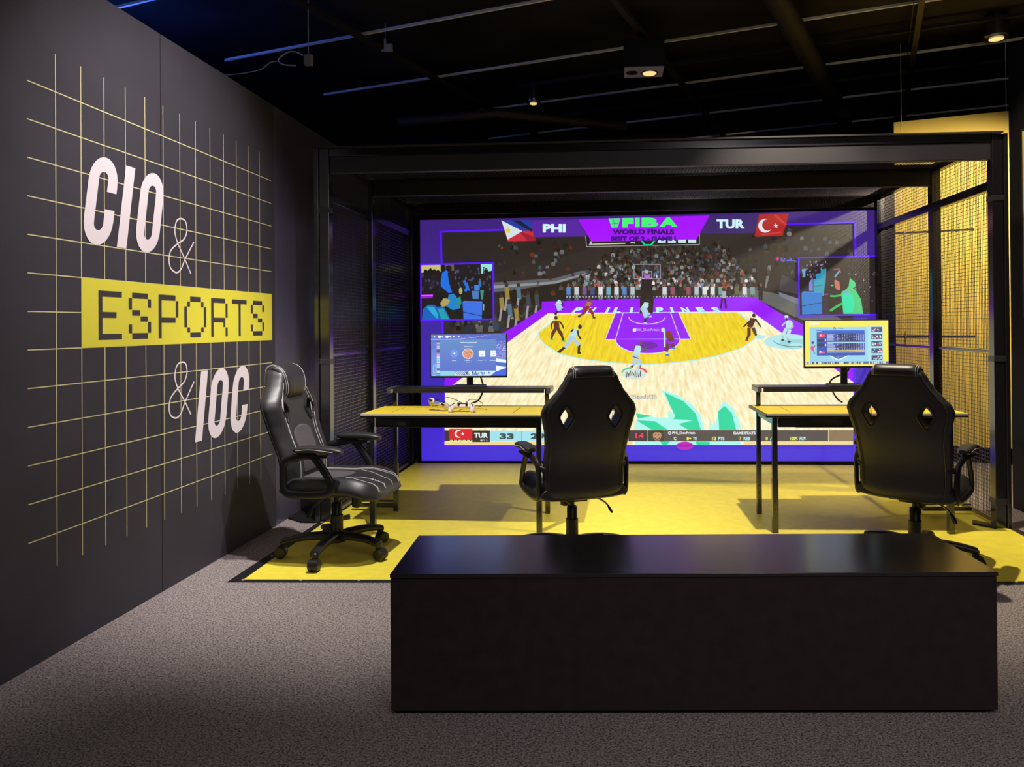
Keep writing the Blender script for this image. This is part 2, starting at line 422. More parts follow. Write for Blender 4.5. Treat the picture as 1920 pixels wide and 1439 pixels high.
for (y0, y1) in ((4.83, 4.88), (5.72, 5.77)):
    p = cpart('cross_beam', [(XL + .002, XR - .002, y0, y1, 2.312, 2.42)], 'steelg')
    mb = MB(); mb.box(XL + .002 - CX, XR - .002 - CX, y0 - .006 - CY, y1 - CY, 2.421, ZT); mb.build('beam_cap', M['steel'], p, .002)
cpart('cross_beam', [(XL + .002, XR - .002, 6.885, 6.92, 2.335, ZT)], 'steel')
cpart('top_flange', [(XL - .06, XR + .06, 4.80, 4.86, ZT + .002, ZT + .012)], 'steelg', 0)
for x0, x1 in ((XL - .06, XL - .005), (XR + .005, XR + .06)):
    for y0, y1 in ((4.892, 5.708), (5.782, 6.858)):
        cpart('side_rail', [(x0, x1, y0, y1, 2.41, ZT)])
        for z0, z1 in ((2.13, 2.185), (1.095, 1.115), (.02, .045)):
            w = .018 if z1 < 2 else .0
            cpart('side_rail', [(x0 + w, x1 - w, y0, y1, z0, z1)])
PIT, PIH = .0245, .0212
def mesh_panel(kind, a0, a1, b0, b1, c):
    """kind 'x': wires in a plane of constant x (a=y, b=z); kind 'z': constant z (a=x, b=y)"""
    mb = MB(); t = .0014
    n = round((a1 - a0) / PIH); k = round((b1 - b0) / PIT)
    for i in range(n + 1):
        a = a0 + (a1 - a0) * i / n
        if kind == 'x': mb.box(c - t - CX, c + t - CX, a - t - CY, a + t - CY, b0, b1)
        else: mb.box(a - t - CX, a + t - CX, b0 - CY, b1 - CY, c - t, c + t)
    for i in range(k + 1):
        b = b0 + (b1 - b0) * i / k
        if kind == 'x': mb.box(c + t - CX, c + 3 * t - CX, a0 - CY, a1 - CY, b - t, b + t)
        else: mb.box(a0 - CX, a1 - CX, b - t - CY, b + t - CY, c + t, c + 3 * t)
    return mb.build('wire_mesh', M['wire'], cage)
for c in (XL - .032, XR + .032):
    for y0, y1 in ((4.9, 5.70), (5.79, 6.85)):
        mesh_panel('x', y0, y1, .05, 1.09, c); mesh_panel('x', y0, y1, 1.12, 2.125, c); mesh_panel('x', y0, y1, 2.19, 2.405, c)
PIH = .0245
for y0, y1 in ((4.9, 5.70), (5.79, 6.85)): mesh_panel('z', XL + .01, XR - .01, y0, y1, 2.44)
# foot plates
for sx, x in ((1, XL + .003), (-1, XR - .003)):
    mb = MB(); mb.add([(x + d * sx - CX, y - CY, z) for z in (.006, .02) for d, y in ((0, 4.80), (.10, 4.90), (.07, 4.97), (0, 4.90))],
        [(0, 1, 2, 3), (7, 6, 5, 4)] + [(i, (i + 1) % 4, (i + 1) % 4 + 4, i + 4) for i in range(4)])
    mb.build('foot_plate', M['plastic'], cage, .002)

# ------------------------------------------------------------------ video wall
vw = thing('video_wall', 'huge indigo edged display showing a basketball video game broadcast inside the cage', 'screen', (.3, 7.0, 0))
mb = MB(); mb.box(-1.855 - .3, 2.455 - .3, 6.955 - 7, 7.06 - 7, .0, 2.345); mb.build('housing', M['black'], vw, .004)
YS = 6.9535
def ray(u, v): return CR @ Vector(((u - U0) / F, -(v - V0) / F, -1))
def SP(u, v, L):
    d = ray(u, v); t = YS / d.y
    return (d.x * t - .3, -.0465 - .00004 * L, H + d.z * t)
def S0(u, v):
    d = ray(u, v); t = YS / d.y; return (d.x * t - .3, H + d.z * t)
P = Pic(SP)
rnd = random.Random(7)
# indigo surround in bands (the broadcast background is darker at the top)
TL, TR, BR, BL = (787.5, 413), (1649, 394), (1645, 865.3), (790.5, 864.5)
def lerp(a, b, t): return (a[0] + (b[0] - a[0]) * t, a[1] + (b[1] - a[1]) * t)
nb = 24
for i in range(nb):
    t0, t1 = i / nb, (i + 1) / nb; c = (int(58 + 4 * t0), int(30 + 8 * t0), int(122 + 95 * t0))
    P.poly([lerp(TL, BL, t0), lerp(TR, BR, t0), lerp(TR, BR, t1), lerp(TL, BL, t1)], c, up=False)
VI = (88, 14, 255)
# arena picture
P.poly([(829, 436), (1600, 418.5), (1599, 833.5), (833.5, 835)], (42, 35, 37))
P.poly([(829, 436), (1100, 430), (1100, 470), (900, 520), (829, 520)], (36, 30, 32))
# balcony bands and dark stands
P.poly([(925, 530), (1040, 522), (1090, 508), (1110, 508), (1105, 516), (1050, 530), (960, 545), (925, 548)], (92, 92, 98))
P.poly([(925, 536), (1040, 528), (1100, 512), (1100, 514), (1042, 532), (925, 541)], (140, 145, 150))
P.poly([(930, 552), (1075, 528), (1080, 565), (1010, 572), (940, 575)], (30, 24, 26))
P.poly([(1440, 498), (1446, 498), (1442, 520), (1437, 540), (1434, 540)], (120, 118, 118))
P.poly([(1400, 540), (1500, 560), (1600, 610), (1600, 640), (1480, 590), (1420, 562), (1370, 556)], (96, 98, 98))
P.poly([(1460, 548), (1496, 560), (1496, 571), (1462, 556)], (120, 122, 140))
P.poly([(1466, 515), (1496, 530), (1496, 552), (1460, 545)], (66, 64, 70))
P.text('Hotels...', 1464, 483, 1490, 490, (90, 110, 255), .03); P.ell(1458, 486, 3.4, 3.4, (220, 20, 140))
# audience
skin = [(120, 84, 66), (90, 62, 50), (160, 120, 96), (60, 42, 36)]
def dim(c, f): return tuple(int(max(0, min(255, x * f))) for x in c)
def fan(x, y, s, c, h=1.0):
    P.poly([(x - s * .5, y), (x - s * .55, y - s * .7), (x - s * .3, y - s * 1.05), (x + s * .3, y - s * 1.05), (x + s * .55, y - s * .7), (x + s * .5, y)], c, up=False)
    P.ell(x, y - s * 1.35, s * .26, s * .32, dim(rnd.choice(skin), h), 6, up=False)
shirts = [(225, 228, 232), (215, 222, 228), (190, 205, 212), (232, 234, 236), (205, 212, 216), (176, 60, 50), (214, 90, 50), (70, 84, 130), (120, 90, 150), (36, 36, 42), (30, 28, 32), (26, 24, 28), (130, 165, 150), (90, 140, 200), (150, 80, 110), (60, 55, 58), (110, 110, 70), (120, 180, 200)]
for row in range(20):
    y = 462 + row * 4.3; P.L += 1
    half = 96 + row * 4.6; cx = 1252 - row * .5
    x = cx - half
    while x < cx + half:
        x += rnd.uniform(4.2, 8.5)
        if abs(x - 1214) < 10 and row > 12: continue
        if rnd.random() < .42 - .014 * row: continue
        f = (.34 + .036 * row) * rnd.uniform(.25, 1.15)
        c = rnd.choice(shirts); g_ = sum(c) / 3; fan(x, y + rnd.uniform(-1.4, 1.4), rnd.uniform(4.8, 7.0), dim(tuple(g_ + (q - g_) * .75 for q in c), f), min(1, f))
for k in range(150):          # sparse people at the sides
    if k % 2: x, y = rnd.uniform(930, 1090), rnd.uniform(455, 600)
    else: x, y = rnd.uniform(1390, 1595), rnd.uniform(432, 520)
    if k % 2 and x > 1010 and y > 560: continue
    if k % 12 == 0: P.L += 1
    fan(x, y, rnd.uniform(4, 8), dim(rnd.choice(shirts), rnd.uniform(.2, .55)), .45)
for k in range(26):
    P.L += 1; x = rnd.uniform(846, 965); y = rnd.uniform(606, 640) if x > 940 else rnd.uniform(604, 626)
    fan(x, y, rnd.uniform(8, 13), dim(rnd.choice(shirts), rnd.uniform(.25, .5)), .6)
for x, y in ((940, 580), (955, 592), (972, 560), (990, 575), (1006, 574), (950, 560), (968, 600)):
    P.line([(x, y - 20), (x + 2, y)], 8, rnd.choice([(110, 110, 120), (150, 130, 60), (60, 66, 74), (80, 110, 130)])); P.line([(x, y), (x - 3, y + 22)], 4, (150, 150, 155)); P.ell(x, y - 25, 3.4, 4, (60, 44, 40))
# front row: standing people and barrier lights
for i, x in enumerate(range(1066, 1432, 15)):
    if 1196 < x < 1232: continue
    c = dim(rnd.choice(shirts), .95); P.line([(x, 540), (x, 553)], 8, c); P.ell(x, 535, 2.6, 3.4, skin[i % 4]); P.line([(x - 2, 553), (x - 2, 563)], 3, dim(c, .5)); P.line([(x + 2, 553), (x + 2, 563)], 3, dim(c, .6))
for x in range(1062, 1400, 6):
    P.L += 0; P.rect(x, 556, x + 2.4, 558.2, (190, 190, 195), up=False)
# court apron
P.poly([(1016, 566), (1180, 561), (1387, 557), (1416, 558.5), (1463, 588), (1508, 610), (1600, 655), (1600, 835), (834, 835), (834, 700), (898, 650), (962, 614), (1016, 579)], (150, 0, 250))
# wood court
WB = [(1028, 588.4), (1180, 587), (1408, 584.5), (1466, 626), (1530, 668), (1575, 700), (1600, 718), (1600, 833.5), (834, 834.5), (834, 736), (849.5, 723), (951, 644), (986, 619.6)]
P.poly(WB, (252, 243, 208), 1)
P.line([(849.5, 723), (951, 644), (1028, 588.4), (1180, 587), (1408, 584.5), (1466, 626), (1530, 668), (1600, 718)], 1.6, (232, 232, 236))
arc = [(1046, 590), (1031.5, 607), (1009.5, 624), (1012, 636), (1024, 648), (1048, 663.5), (1091, 674), (1139, 680), (1199, 684), (1242, 682.6), (1300, 676.7), (1348, 667), (1391, 652.7), (1415, 636), (1420, 621.6), (1409, 605), (1382, 586)]
P.poly(arc, (240, 214, 44), 1)
P.line(arc, 2.2, (190, 236, 236))
# key
P.poly([(1153.7, 588), (1272, 586), (1295, 636), (1134.6, 637)], (148, 0, 245))
P.line([(1153.7, 588), (1134.6, 637), (1295, 636), (1272, 586)], 1.5, (210, 225, 235))
P.line([(1168, 588), (1154, 637)], 1.3, (220, 225, 245)); P.line([(1257, 586), (1275, 636)], 1.3, (220, 225, 245))
el = [(1214.5 + 60.5 * math.cos(R(a)), 636.5 + 27 * math.sin(R(a))) for a in range(0, 181, 9)]
P.poly(el, (148, 0, 245)); P.line(el, 1.6, (205, 232, 236))
P.ell(1214, 648, 19, 7, (112, 10, 170))
P.line([(1213 + 34 * math.cos(R(a)), 595 + 13 * math.sin(R(a))) for a in range(0, 181, 12)], 1.4, (225, 205, 250))
tx = ['P', 'H', 'I', 'L', 'I', 'P', 'P', 'I', 'N', 'E', 'S']
xs = [1083, 1108, 1139, 1158, 1184, 1206, 1237, 1260, 1285, 1314, 1343]
for ch, x in zip(tx, xs):
    w = 5 if ch == 'I' else 14; sh = (1214 - x) / 130 * .95
    P.text(ch, x - w / 2 - sh * 5, 576.5, x + w / 2 - sh * 5, 587, (190, 242, 250), .05, sh)
P.text('PHI_DonPritch', 1192, 616, 1236, 622, (205, 160, 250), .02); P.ell(1189.5, 619.5, 3.4, 3.4, (235, 230, 250))
# basket
P.poly([(1203, 526), (1221, 526), (1226, 560), (1224, 588), (1199, 588), (1200, 560)], (34, 22, 34))
P.line([(1188.5, 496), (1238, 496), (1238, 523), (1189, 523)], 1.5, (150, 150, 158), closed=True)
P.line([(1204.5, 509.5), (1222, 509.5), (1222, 522), (1204.5, 522)], 1.2, (190, 160, 210), closed=True)
P.poly([(1207, 515), (1220, 515), (1218, 524), (1209, 524)], (170, 110, 190)); P.line([(1213, 461), (1213, 470)], 1.3, (200, 50, 50))
# players
def player(head, tors, legs, arms, c, c2, sk=(50, 34, 30), shoe=(40, 36, 36), w=1.0):
    for l in legs:
        P.line(l, 4.2 * w, sk); P.line(l[:2], 6.4 * w, c2); e = l[-1]; P.ell(e[0] + 1, e[1], 3.4 * w, 1.9 * w, shoe, 8)
    P.line(tors, 10.5 * w, c); P.ell(*tors[0], 5.5 * w, 3.4 * w, c, 10); P.ell(*tors[-1], 5.8 * w, 3.6 * w, c2, 10)
    for a in arms: P.line(a, 2.9 * w, sk)
    P.ell(*head, 3.3 * w, 4.0 * w, sk, 10)
WT, WT2, RD = (186, 226, 228), (176, 206, 232), (96, 48, 42)
player((1042.5, 596), [(1043, 605), (1044, 616)], [[(1041, 618), (1036, 627), (1034, 637)], [(1047, 618), (1053, 628), (1057, 640)]], [[(1037, 603), (1034, 609), (1035, 617)], [(1049, 603), (1054, 609), (1057, 616)]], RD, RD, (70, 44, 36), (40, 210, 130))
player((1087.5, 613), [(1080, 621), (1072, 634)], [[(1070, 638), (1060, 651), (1048, 660)], [(1077, 638), (1086, 646), (1085, 662)]], [[(1083, 620), (1085, 630), (1089, 636)], [(1075, 618), (1071, 622)]], WT, WT2, w=1.1)
player((1200.5, 643), [(1197, 652), (1191, 669)], [[(1190, 675), (1188, 684), (1181, 692)], [(1196, 675), (1200, 684), (1197, 698)]], [[(1202, 651), (1210, 658), (1211, 650)], [(1190, 650), (1186, 655)]], WT, WT2, (96, 84, 86), (200, 225, 235), w=1.1)
P.line([(1186.5, 669), (1197, 672)], 1.8, (20, 90, 160))
player((1105, 563), [(1104, 569), (1101, 577)], [[(1100, 580), (1094, 588), (1085, 594)], [(1106, 580), (1111, 588), (1113, 596)]], [[(1099, 567), (1097, 572)], [(1109, 566), (1112, 571)]], (190, 110, 96), (150, 36, 40), (120, 70, 60), w=.9)
player((1053, 562), [(1050, 566), (1046, 572)], [[(1046, 575), (1048, 582), (1041, 589)], [(1050, 575), (1054, 580)]], [[(1053, 566), (1058, 574)]], WT, WT2, w=.85)
player((1214, 562), [(1212, 571), (1206, 580)], [[(1206, 583), (1211, 595), (1209, 606)], [(1211, 583), (1216, 590), (1218, 594)]], [[(1216, 572), (1222, 572)], [(1217, 576), (1217, 586)]], WT, WT2, (50, 40, 44), (170, 200, 255), w=1.0)
player((1243, 619), [(1252, 625), (1258, 637)], [[(1252, 646), (1249, 658), (1250, 666)], [(1260, 646), (1262, 650), (1262, 653)]], [[(1246, 622), (1246, 640), (1246, 650)]], (130, 46, 44), (100, 50, 44), (196, 226, 234), (40, 120, 230), w=1.1)
player((1413, 592), [(1411, 600), (1406, 611)], [[(1404, 616), (1404, 628), (1399, 638)], [(1412, 616), (1415, 624), (1418, 631)]], [[(1416, 599), (1421, 606), (1426, 613)], [(1406, 602), (1398, 609), (1394, 613)]], (92, 46, 40), (92, 46, 40), (60, 36, 34), (190, 40, 24))
P.ell(1478, 641, 46, 14, (176, 230, 236), 28); P.ell(1490, 645, 30, 9, (150, 212, 220), 24); P.ell(1492, 648, 14, 4.5, (176, 230, 236), 20); P.ell(1425, 632, 10, 4, (180, 232, 238), 12)
P.line([(1449 + 40 * (1 - math.cos(R(a))), 637 + 13 * math.sin(R(a))) for a in range(10, 120, 10)], 1.1, (60, 110, 120))
player((1474, 597), [(1479, 604), (1478, 614)], [[(1473, 618), (1468, 628), (1466, 638)], [(1480, 619), (1476, 632), (1478, 641)]], [[(1473, 604), (1466, 611)], [(1485, 606), (1486, 613), (1478, 618)]], WT, WT, (168, 200, 205), (20, 60, 60), w=1.0)
P.ell(1474, 598.5, 2.6, 2.8, (50, 36, 36), 10); P.ell(1474, 594, 4, 2.4, (200, 235, 235), 10)
P.line([(1357, 548), (1357, 558)], 8, (160, 175, 190)); P.line([(1354, 560), (1351, 578)], 3.4, (34, 26, 34)); P.line([(1359, 560), (1361, 578)], 3.4, (34, 26, 34)); P.ell(1356, 543, 3, 3.6, (60, 44, 40))
# round badge under the shooter
P.ell(1189, 702, 23, 10.5, (214, 226, 220), 28); P.line([(1166 + 23 * (1 - math.cos(R(a))), 699 - 9.5 * math.sin(R(a))) for a in range(5, 80, 12)], 3.4, (110, 200, 150)); P.line([(1212 - 23 * (1 - math.cos(R(a))), 699 - 9.5 * math.sin(R(a))) for a in range(5, 80, 12)], 3.4, (225, 70, 90))
for k in range(9): P.line([(1176 + k * 3.1, 698 + 3 * math.sin(k * 2.1)), (1174 + k * 3.3, 706 + 2 * math.cos(k))], 1.8, (70, 74, 72))
P.line([(1198, 680), (1196, 700)], 4, (176, 220, 232))
P.text('ZavaLCB', 1181, 740.5, 1231.5, 748.5, (70, 64, 62), .06); P.text('ZavaLCB', 1181.6, 741, 1231, 748, (238, 236, 232), .02)
# leaf shaped court logo
WC = (172, 246, 240); GR = (24, 214, 160)
P.poly([(1239, 731), (1270, 741), (1297, 757), (1313, 778), (1321, 806), (1190, 806), (1190, 800), (1196, 775), (1230, 783), (1253, 783), (1252, 771), (1262, 774)], WC)
P.poly([(1246, 736), (1282, 753), (1304, 775), (1314, 806), (1290, 806), (1272, 795), (1300, 788), (1262, 786), (1266, 780), (1256, 760)], GR)
P.poly([(1192, 775), (1224, 780), (1196, 785)], GR); P.poly([(1193, 788), (1228, 790), (1252, 806), (1222, 806)], GR)
P.poly([(1357, 751), (1375, 766), (1386, 790), (1389, 806), (1330, 806), (1342, 790), (1347, 768)], WC)
P.poly([(1358, 761), (1372, 775), (1380, 806), (1348, 806), (1346, 772)], GR); P.line([(1330, 792), (1331, 806)], 3, WC)
P.poly([(1190, 812), (1392, 812), (1388, 834), (1190, 834)], WC)
P.poly([(1236, 826), (1258, 826), (1250, 834), (1242, 834)], GR); P.poly([(1304, 828), (1330, 828), (1330, 834), (1306, 834)], GR)
P.ell(1284, 836, 16, 8, (190, 0, 180)); 
P.rect(834, 828, 1186, 834, (240, 216, 150)); P.rect(1395, 828, 1599, 834, (240, 216, 150))
# lower score bar
P.rect(834, 807, 886, 827, (60, 48, 44)); P.rect(843, 804, 886, 824, (216, 34, 50))
P.ell(860, 813.5, 7.2, 7.2, (240, 240, 240)); P.ell(862.3, 813.5, 5.8, 5.8, (216, 34, 50))
def star(x, y, r, c): P.poly([(x + (r if k % 2 == 0 else r * .42) * math.sin(math.pi * k / 5), y - (r if k % 2 == 0 else r * .42) * math.cos(math.pi * k / 5)) for k in range(10)], c)
star(868, 813.5, 3.6, (240, 240, 240))
for k in range(6): P.rect(844 + k * 8, 825, 850 + k * 8, 827, (230, 226, 160), up=False)
P.rect(886, 807, 919, 829, (50, 42, 46)); P.text('TUR', 889.5, 811.5, 915.5, 821, (226, 240, 244), .05); P.text('8/11', 901, 824, 914, 827.6, (190, 220, 225), .03)
P.rect(919, 807.5, 1020, 827.5, (160, 226, 238)); P.rect(1020, 807.5, 1110, 827.5, (160, 226, 238))
P.text('33', 937, 812.5, 964, 823.5, (58, 70, 80), .05); P.text('29', 995, 812.5, 1022, 823.5, (58, 70, 80), .05); P.line([(978.5, 808), (978.5, 827)], .9, (90, 120, 130))
P.rect(1178, 806.5, 1213, 827.5, (54, 50, 62)); P.text('1.4', 1191.5, 811.5, 1206.5, 821.5, (250, 50, 80), .05)
P.rect(1213.6, 806.5, 1552, 827.5, (78, 74, 78)); P.rect(1553, 806.5, 1599, 827.5, (140, 118, 92)); P.rect(1213.6, 806.5, 1244, 827.5, (52, 60, 56))
P.ell(1232, 816.5, 8, 9.5, (190, 140, 110)); P.poly([(1224, 812), (1225, 808), (1232, 806.6), (1239, 808), (1240, 812), (1236, 810.5), (1228, 810.5)], (40, 30, 28)); P.line([(1227, 821), (1232, 824.5), (1237, 821)], 1.6, (70, 46, 40)); P.ell(1229, 815, 1, .8, (30, 20, 20), 8); P.ell(1235, 815, 1, .8, (30, 20, 20), 8)
P.ell(1255.5, 812, 3.2, 3, (235, 235, 238)); P.ell(1255.5, 812, 1.6, 1.5, (60, 60, 64)); P.text('PHI_DonPritch', 1260, 809.4, 1303, 814.6, (230, 232, 236), .04); P.text('GAME STATS', 1374, 809.4, 1416, 814.6, (232, 234, 236), .05)
YT = (238, 240, 96); CT = (176, 232, 236)
for t, x0, x1, c in (('C', 1263, 1268, (230, 230, 234)), ('8+', 1287, 1296, YT), ('TO', 1299, 1306.5, CT), ('12', 1334.5, 1342.5, YT), ('PTS', 1346, 1358, CT), ('7', 1386, 1389.5, YT), ('REB', 1393.5, 1406, CT), ('0', 1435, 1439, YT), ('AST', 1443, 1455, CT), ('100%', 1481, 1495, YT), ('FG%', 1498.5, 1510.5, CT)):
    P.text(t, x0, 819, x1, 825.4, c, .045)
# jumbotron
P.poly([(1098, 443), (1311, 438), (1311, 459), (1100, 463)], (22, 16, 20)); P.line([(1098, 443), (1100, 463), (1311, 459), (1311, 438)], 1.1, (176, 170, 172))
P.line([(1112, 458.5), (1172, 457)], 1.8, (220, 214, 170)); P.poly([(1104, 460), (1108, 452), (1112, 460)], (190, 190, 195)); P.text('99%', 1182, 454, 1191, 457.5, (210, 210, 200), .02)
P.poly([(1201, 452), (1229, 452), (1222, 461), (1208, 461)], (0, 210, 160)); P.poly([(1205, 452), (1225, 452), (1220, 458.5), (1210, 458.5)], (22, 16, 20))
for k in range(4): P.rect(1233 + k * 19, 450, 1248 + k * 19, 456, (200, 232, 236), up=False)
# violet keylines
P.line([(944, 431.4), (826.5, 435), (829, 497)], 3.2, VI); P.line([(1477, 421), (1602, 417.6), (1603, 481)], 3.0, VI)
P.line([(830, 600), (831, 625)], 3, VI); P.line([(834, 715), (832, 836.5), (1600, 835), (1602, 600)], 3, VI)
# header
P.poly([(1084, 412), (1330, 404.6), (1305.4, 449.5), (1109.4, 454)], (165, 0, 250))
P.poly([(995.6, 413.8), (1084.5, 411.8), (1101.5, 443.5), (1003, 445.5)], (84, 34, 158)); P.text('PHI', 1018, 420.6, 1061, 436.6, (206, 246, 250), .05)
P.poly([(1330, 404.8), (1424, 402), (1414, 438), (1311.4, 439)], (58, 34, 108)); P.text('TUR', 1343, 412, 1396, 429.4, (206, 246, 250), .05)
G = (60, 250, 110)
P.poly([(1141, 410.4), (1163, 410), (1158, 427), (1147, 427.4)], G); P.line([(1145, 415), (1161, 414.6)], 1, (120, 0, 200)); P.line([(1147, 420.4), (1159, 420)], 1, (120, 0, 200)); P.line([(1150, 411), (1153, 427)], 1, (120, 0, 200))
for ch, x0, x1 in (('F', 1167, 1188), ('I', 1191, 1199), ('B', 1203, 1234), ('A', 1236, 1270)): 
    P.text(ch, x0, 409.6 - (x0 - 1167) * .012, x1, 427 - (x0 - 1167) * .016, G, .07, .0)
P.text('WORLD FINALS', 1148, 430.4, 1264, 440.6, (40, 6, 104), .06); P.text('BEST OF 2 - GAME I', 1145, 443.6, 1267, 452.4, (46, 0, 120), .06)
# flags
P.poly([(940.5, 413.8), (994.4, 413.3), (1004, 452), (952.5, 453)], (200, 40, 60)); P.poly([(940.5, 413.8), (994.4, 413.3), (1000, 433), (980, 434)], (30, 60, 160)); P.poly([(960, 414), (975, 414), (999, 431), (998, 436)], (20, 22, 60)); P.poly([(974, 434), (1004, 446), (1004, 452), (990, 452.5)], (150, 24, 50))
P.poly([(940.5, 413.8), (980, 434), (952.5, 450)], (212, 224, 232)); star(953, 433, 7, (226, 206, 60)); P.ell(953, 433, 4, 4, (226, 206, 60))
P.poly([(1422.8, 402.6), (1478.5, 401), (1467, 443), (1414, 444)], (178, 34, 40)); P.line([(1452, 404), (1473, 422)], 4, (206, 60, 60)); P.line([(1428, 441), (1464, 436)], 3, (206, 60, 60))
P.ell(1434, 424, 13, 13, (226, 226, 236)); P.ell(1438.5, 422.5, 10.2, 10.6, (176, 34, 40)); star(1454, 424, 5, (230, 228, 238))
# left inset: players at consoles
P.poly([(788.5, 495), (926, 492), (927, 600), (789, 603)], VI)
P.poly([(791, 498), (923.5, 495.2), (924.5, 597.5), (791.5, 600)], (24, 20, 30))
P.poly([(791, 498), (827, 497.2), (827, 510), (791, 512)], (196, 190, 120)); P.poly([(835, 497), (852, 497), (852, 508), (836, 508)], (110, 90, 66)); P.poly([(902, 496), (923, 495.6), (923, 508), (914, 510), (903, 514)], (150, 226, 220))
for x, h_ in ((799, 9), (808, 13), (815, 10), (822, 7), (912, 14), (806, 8)): P.ell(x, 511, 4, h_ * .6, (20, 14, 20), 10)
for k in range(46):
    x = rnd.uniform(854, 920); y = rnd.uniform(500, 545); P.ell(x, y, rnd.uniform(1, 2.6), rnd.uniform(1.5, 4), rnd.choice([(50, 44, 66), (70, 66, 100), (36, 30, 40), (60, 80, 140), (90, 90, 100)]), 7, up=(k % 8 == 0))
for k in range(14): P.ell(rnd.uniform(793, 826), rnd.uniform(516, 548), 2.4, 3.6, rnd.choice([(46, 40, 70), (60, 54, 90), (34, 28, 36)]), 7, up=(k == 0))
P.poly([(791, 553), (813, 552), (812, 559), (791, 560)], (160, 10, 220)); P.line([(791, 555), (812, 554.6)], 1.4, (235, 140, 240))
P.poly([(830, 512), (838, 507), (842, 512), (846, 530), (845, 540), (849, 549), (842, 550), (828, 538), (827, 530)], (24, 110, 226)); P.ell(842, 503.5, 6, 5.6, (28, 20, 24)); P.poly([(840, 512), (850, 512), (856, 530), (848, 545), (843, 532)], (30, 22, 28))
P.line([(871, 527), (877, 540), (873, 546)], 5, (30, 110, 220)); P.line([(876, 531), (880, 545)], 3, (30, 110, 220))
P.poly([(842, 553), (852, 551), (860, 562), (864, 578), (850, 582), (838, 575)], (30, 130, 200)); P.poly([(858, 560), (864, 556), (866, 570), (860, 576)], (30, 150, 130)); P.ell(858, 547, 7, 8, (26, 20, 26)); P.ell(864.5, 546, 3.4, 6.5, (170, 170, 110), 12)
P.poly([(792, 600), (794, 580), (804, 572), (822, 572), (834, 577), (845, 599)], (20, 96, 190)); P.poly([(800, 575), (815, 576), (822, 590), (822, 599), (812, 590)], (40, 170, 210)); P.poly([(822, 580), (832, 578), (838, 590), (843, 599), (828, 599)], (30, 160, 170))
P.ell(822.5, 562, 11, 14, (22, 16, 22), 16); P.poly([(832, 560), (839, 560), (845, 564), (842, 569), (838, 574), (830, 576), (826, 570)], (172, 160, 100))
P.poly([(868, 566), (905, 567), (904, 599), (870, 599)], (56, 112, 226)); P.line([(869, 585.5), (904, 593)], 1.2, (14, 20, 50)); P.line([(870, 566), (904.5, 566.6)], 1.5, (130, 170, 240)); P.poly([(885, 546), (899, 546), (898, 561), (887, 561)], (70, 120, 190)); P.rect(890, 535, 900, 544, (60, 130, 226)); P.poly([(901, 545), (908, 545), (906, 562), (903, 562)], (60, 140, 130)); P.line([(907.6, 571), (907, 582)], 2, (150, 180, 160)); P.rect(898, 528, 903, 538, (50, 110, 200))
# right inset
P.poly([(1495, 483.2), (1647, 479.4), (1647, 591.6), (1496, 594)], VI)
P.poly([(1498, 485.6), (1644, 482), (1644, 589), (1499, 591.2)], (34, 26, 34))
for k in range(60): P.ell(rnd.uniform(1500, 1548), rnd.uniform(488, 520), rnd.uniform(.8, 1.8), rnd.uniform(1, 2.6), rnd.choice([(70, 56, 100), (110, 100, 140), (50, 40, 50), (160, 150, 180)]), 7, up=(k % 10 == 0))
for k in range(20): P.ell(rnd.uniform(1590, 1640), rnd.uniform(486, 570), rnd.uniform(.8, 2.2), rnd.uniform(.8, 2.4), rnd.choice([(60, 50, 60), (150, 140, 150), (90, 70, 80)]), 7, up=(k % 10 == 0))
P.poly([(1502, 506), (1509, 504), (1509, 520), (1505, 520)], (100, 160, 220)); P.poly([(1538, 506), (1548, 504), (1547, 530), (1538, 532)], (30, 150, 176)); P.poly([(1524, 524), (1547, 522), (1543, 556), (1524, 546)], (36, 160, 184)); P.line([(1524, 538), (1543, 535)], .8, (10, 60, 80)); P.poly([(1516, 530), (1523, 521), (1523, 546), (1516, 546)], (120, 130, 220)); P.poly([(1528, 514), (1540, 512), (1540, 523), (1529, 524)], (30, 140, 190))
P.poly([(1502, 550), (1505, 547), (1540, 548), (1540, 589), (1503, 590)], (36, 124, 206)); P.line([(1503, 574.5), (1539, 568)], 1.2, (10, 30, 70)); P.line([(1505, 548), (1539, 548.6)], 1.4, (90, 170, 226)); P.line([(1545, 552.5), (1551, 552)], 2.4, (150, 70, 190)); P.poly([(1541, 558), (1552, 558), (1552, 590), (1541, 590)], (46, 34, 58))
P.poly([(1592, 521), (1602, 530), (1603, 536), (1600, 541), (1590, 537)], (70, 214, 140)); P.poly([(1576, 550), (1583, 541), (1592, 536), (1604, 546), (1613, 562), (1617, 589), (1580, 589), (1578, 572)], (70, 206, 130)); P.poly([(1578, 552), (1586, 548), (1598, 553), (1600, 568), (1598, 586), (1581, 586)], (20, 226, 170)); P.poly([(1582, 551), (1588, 544), (1591, 548), (1586, 555)], (120, 170, 230))
P.poly([(1563, 527), (1568, 522), (1577, 520), (1575, 545), (1568, 544), (1564, 538)], (200, 110, 100)); P.poly([(1563, 523), (1570, 517), (1582, 517), (1590, 526), (1588, 540), (1582, 546), (1574, 545), (1573, 530)], (44, 30, 30)); P.line([(1556, 555.5), (1564, 556), (1576, 554)], 3.4, (50, 190, 90)); P.line([(1556, 583), (1566, 576), (1577, 570)], 4.4, (50, 190, 90)); P.line([(1564, 520), (1570, 512), (1573, 508)], 3, (120, 170, 190)); P.line([(1562, 506), (1573, 505), (1575, 512)], 2.4, (150, 70, 90)); P.ell(1559, 535.6, 3, 1.6, (80, 190, 100), 8)
vp = S0(1205, 300)
dsp = display_mat('display_picture'); dspw = display_mat('display_court_picture', True, vp)
P.build('display_picture', [dsp, dspw], vw)

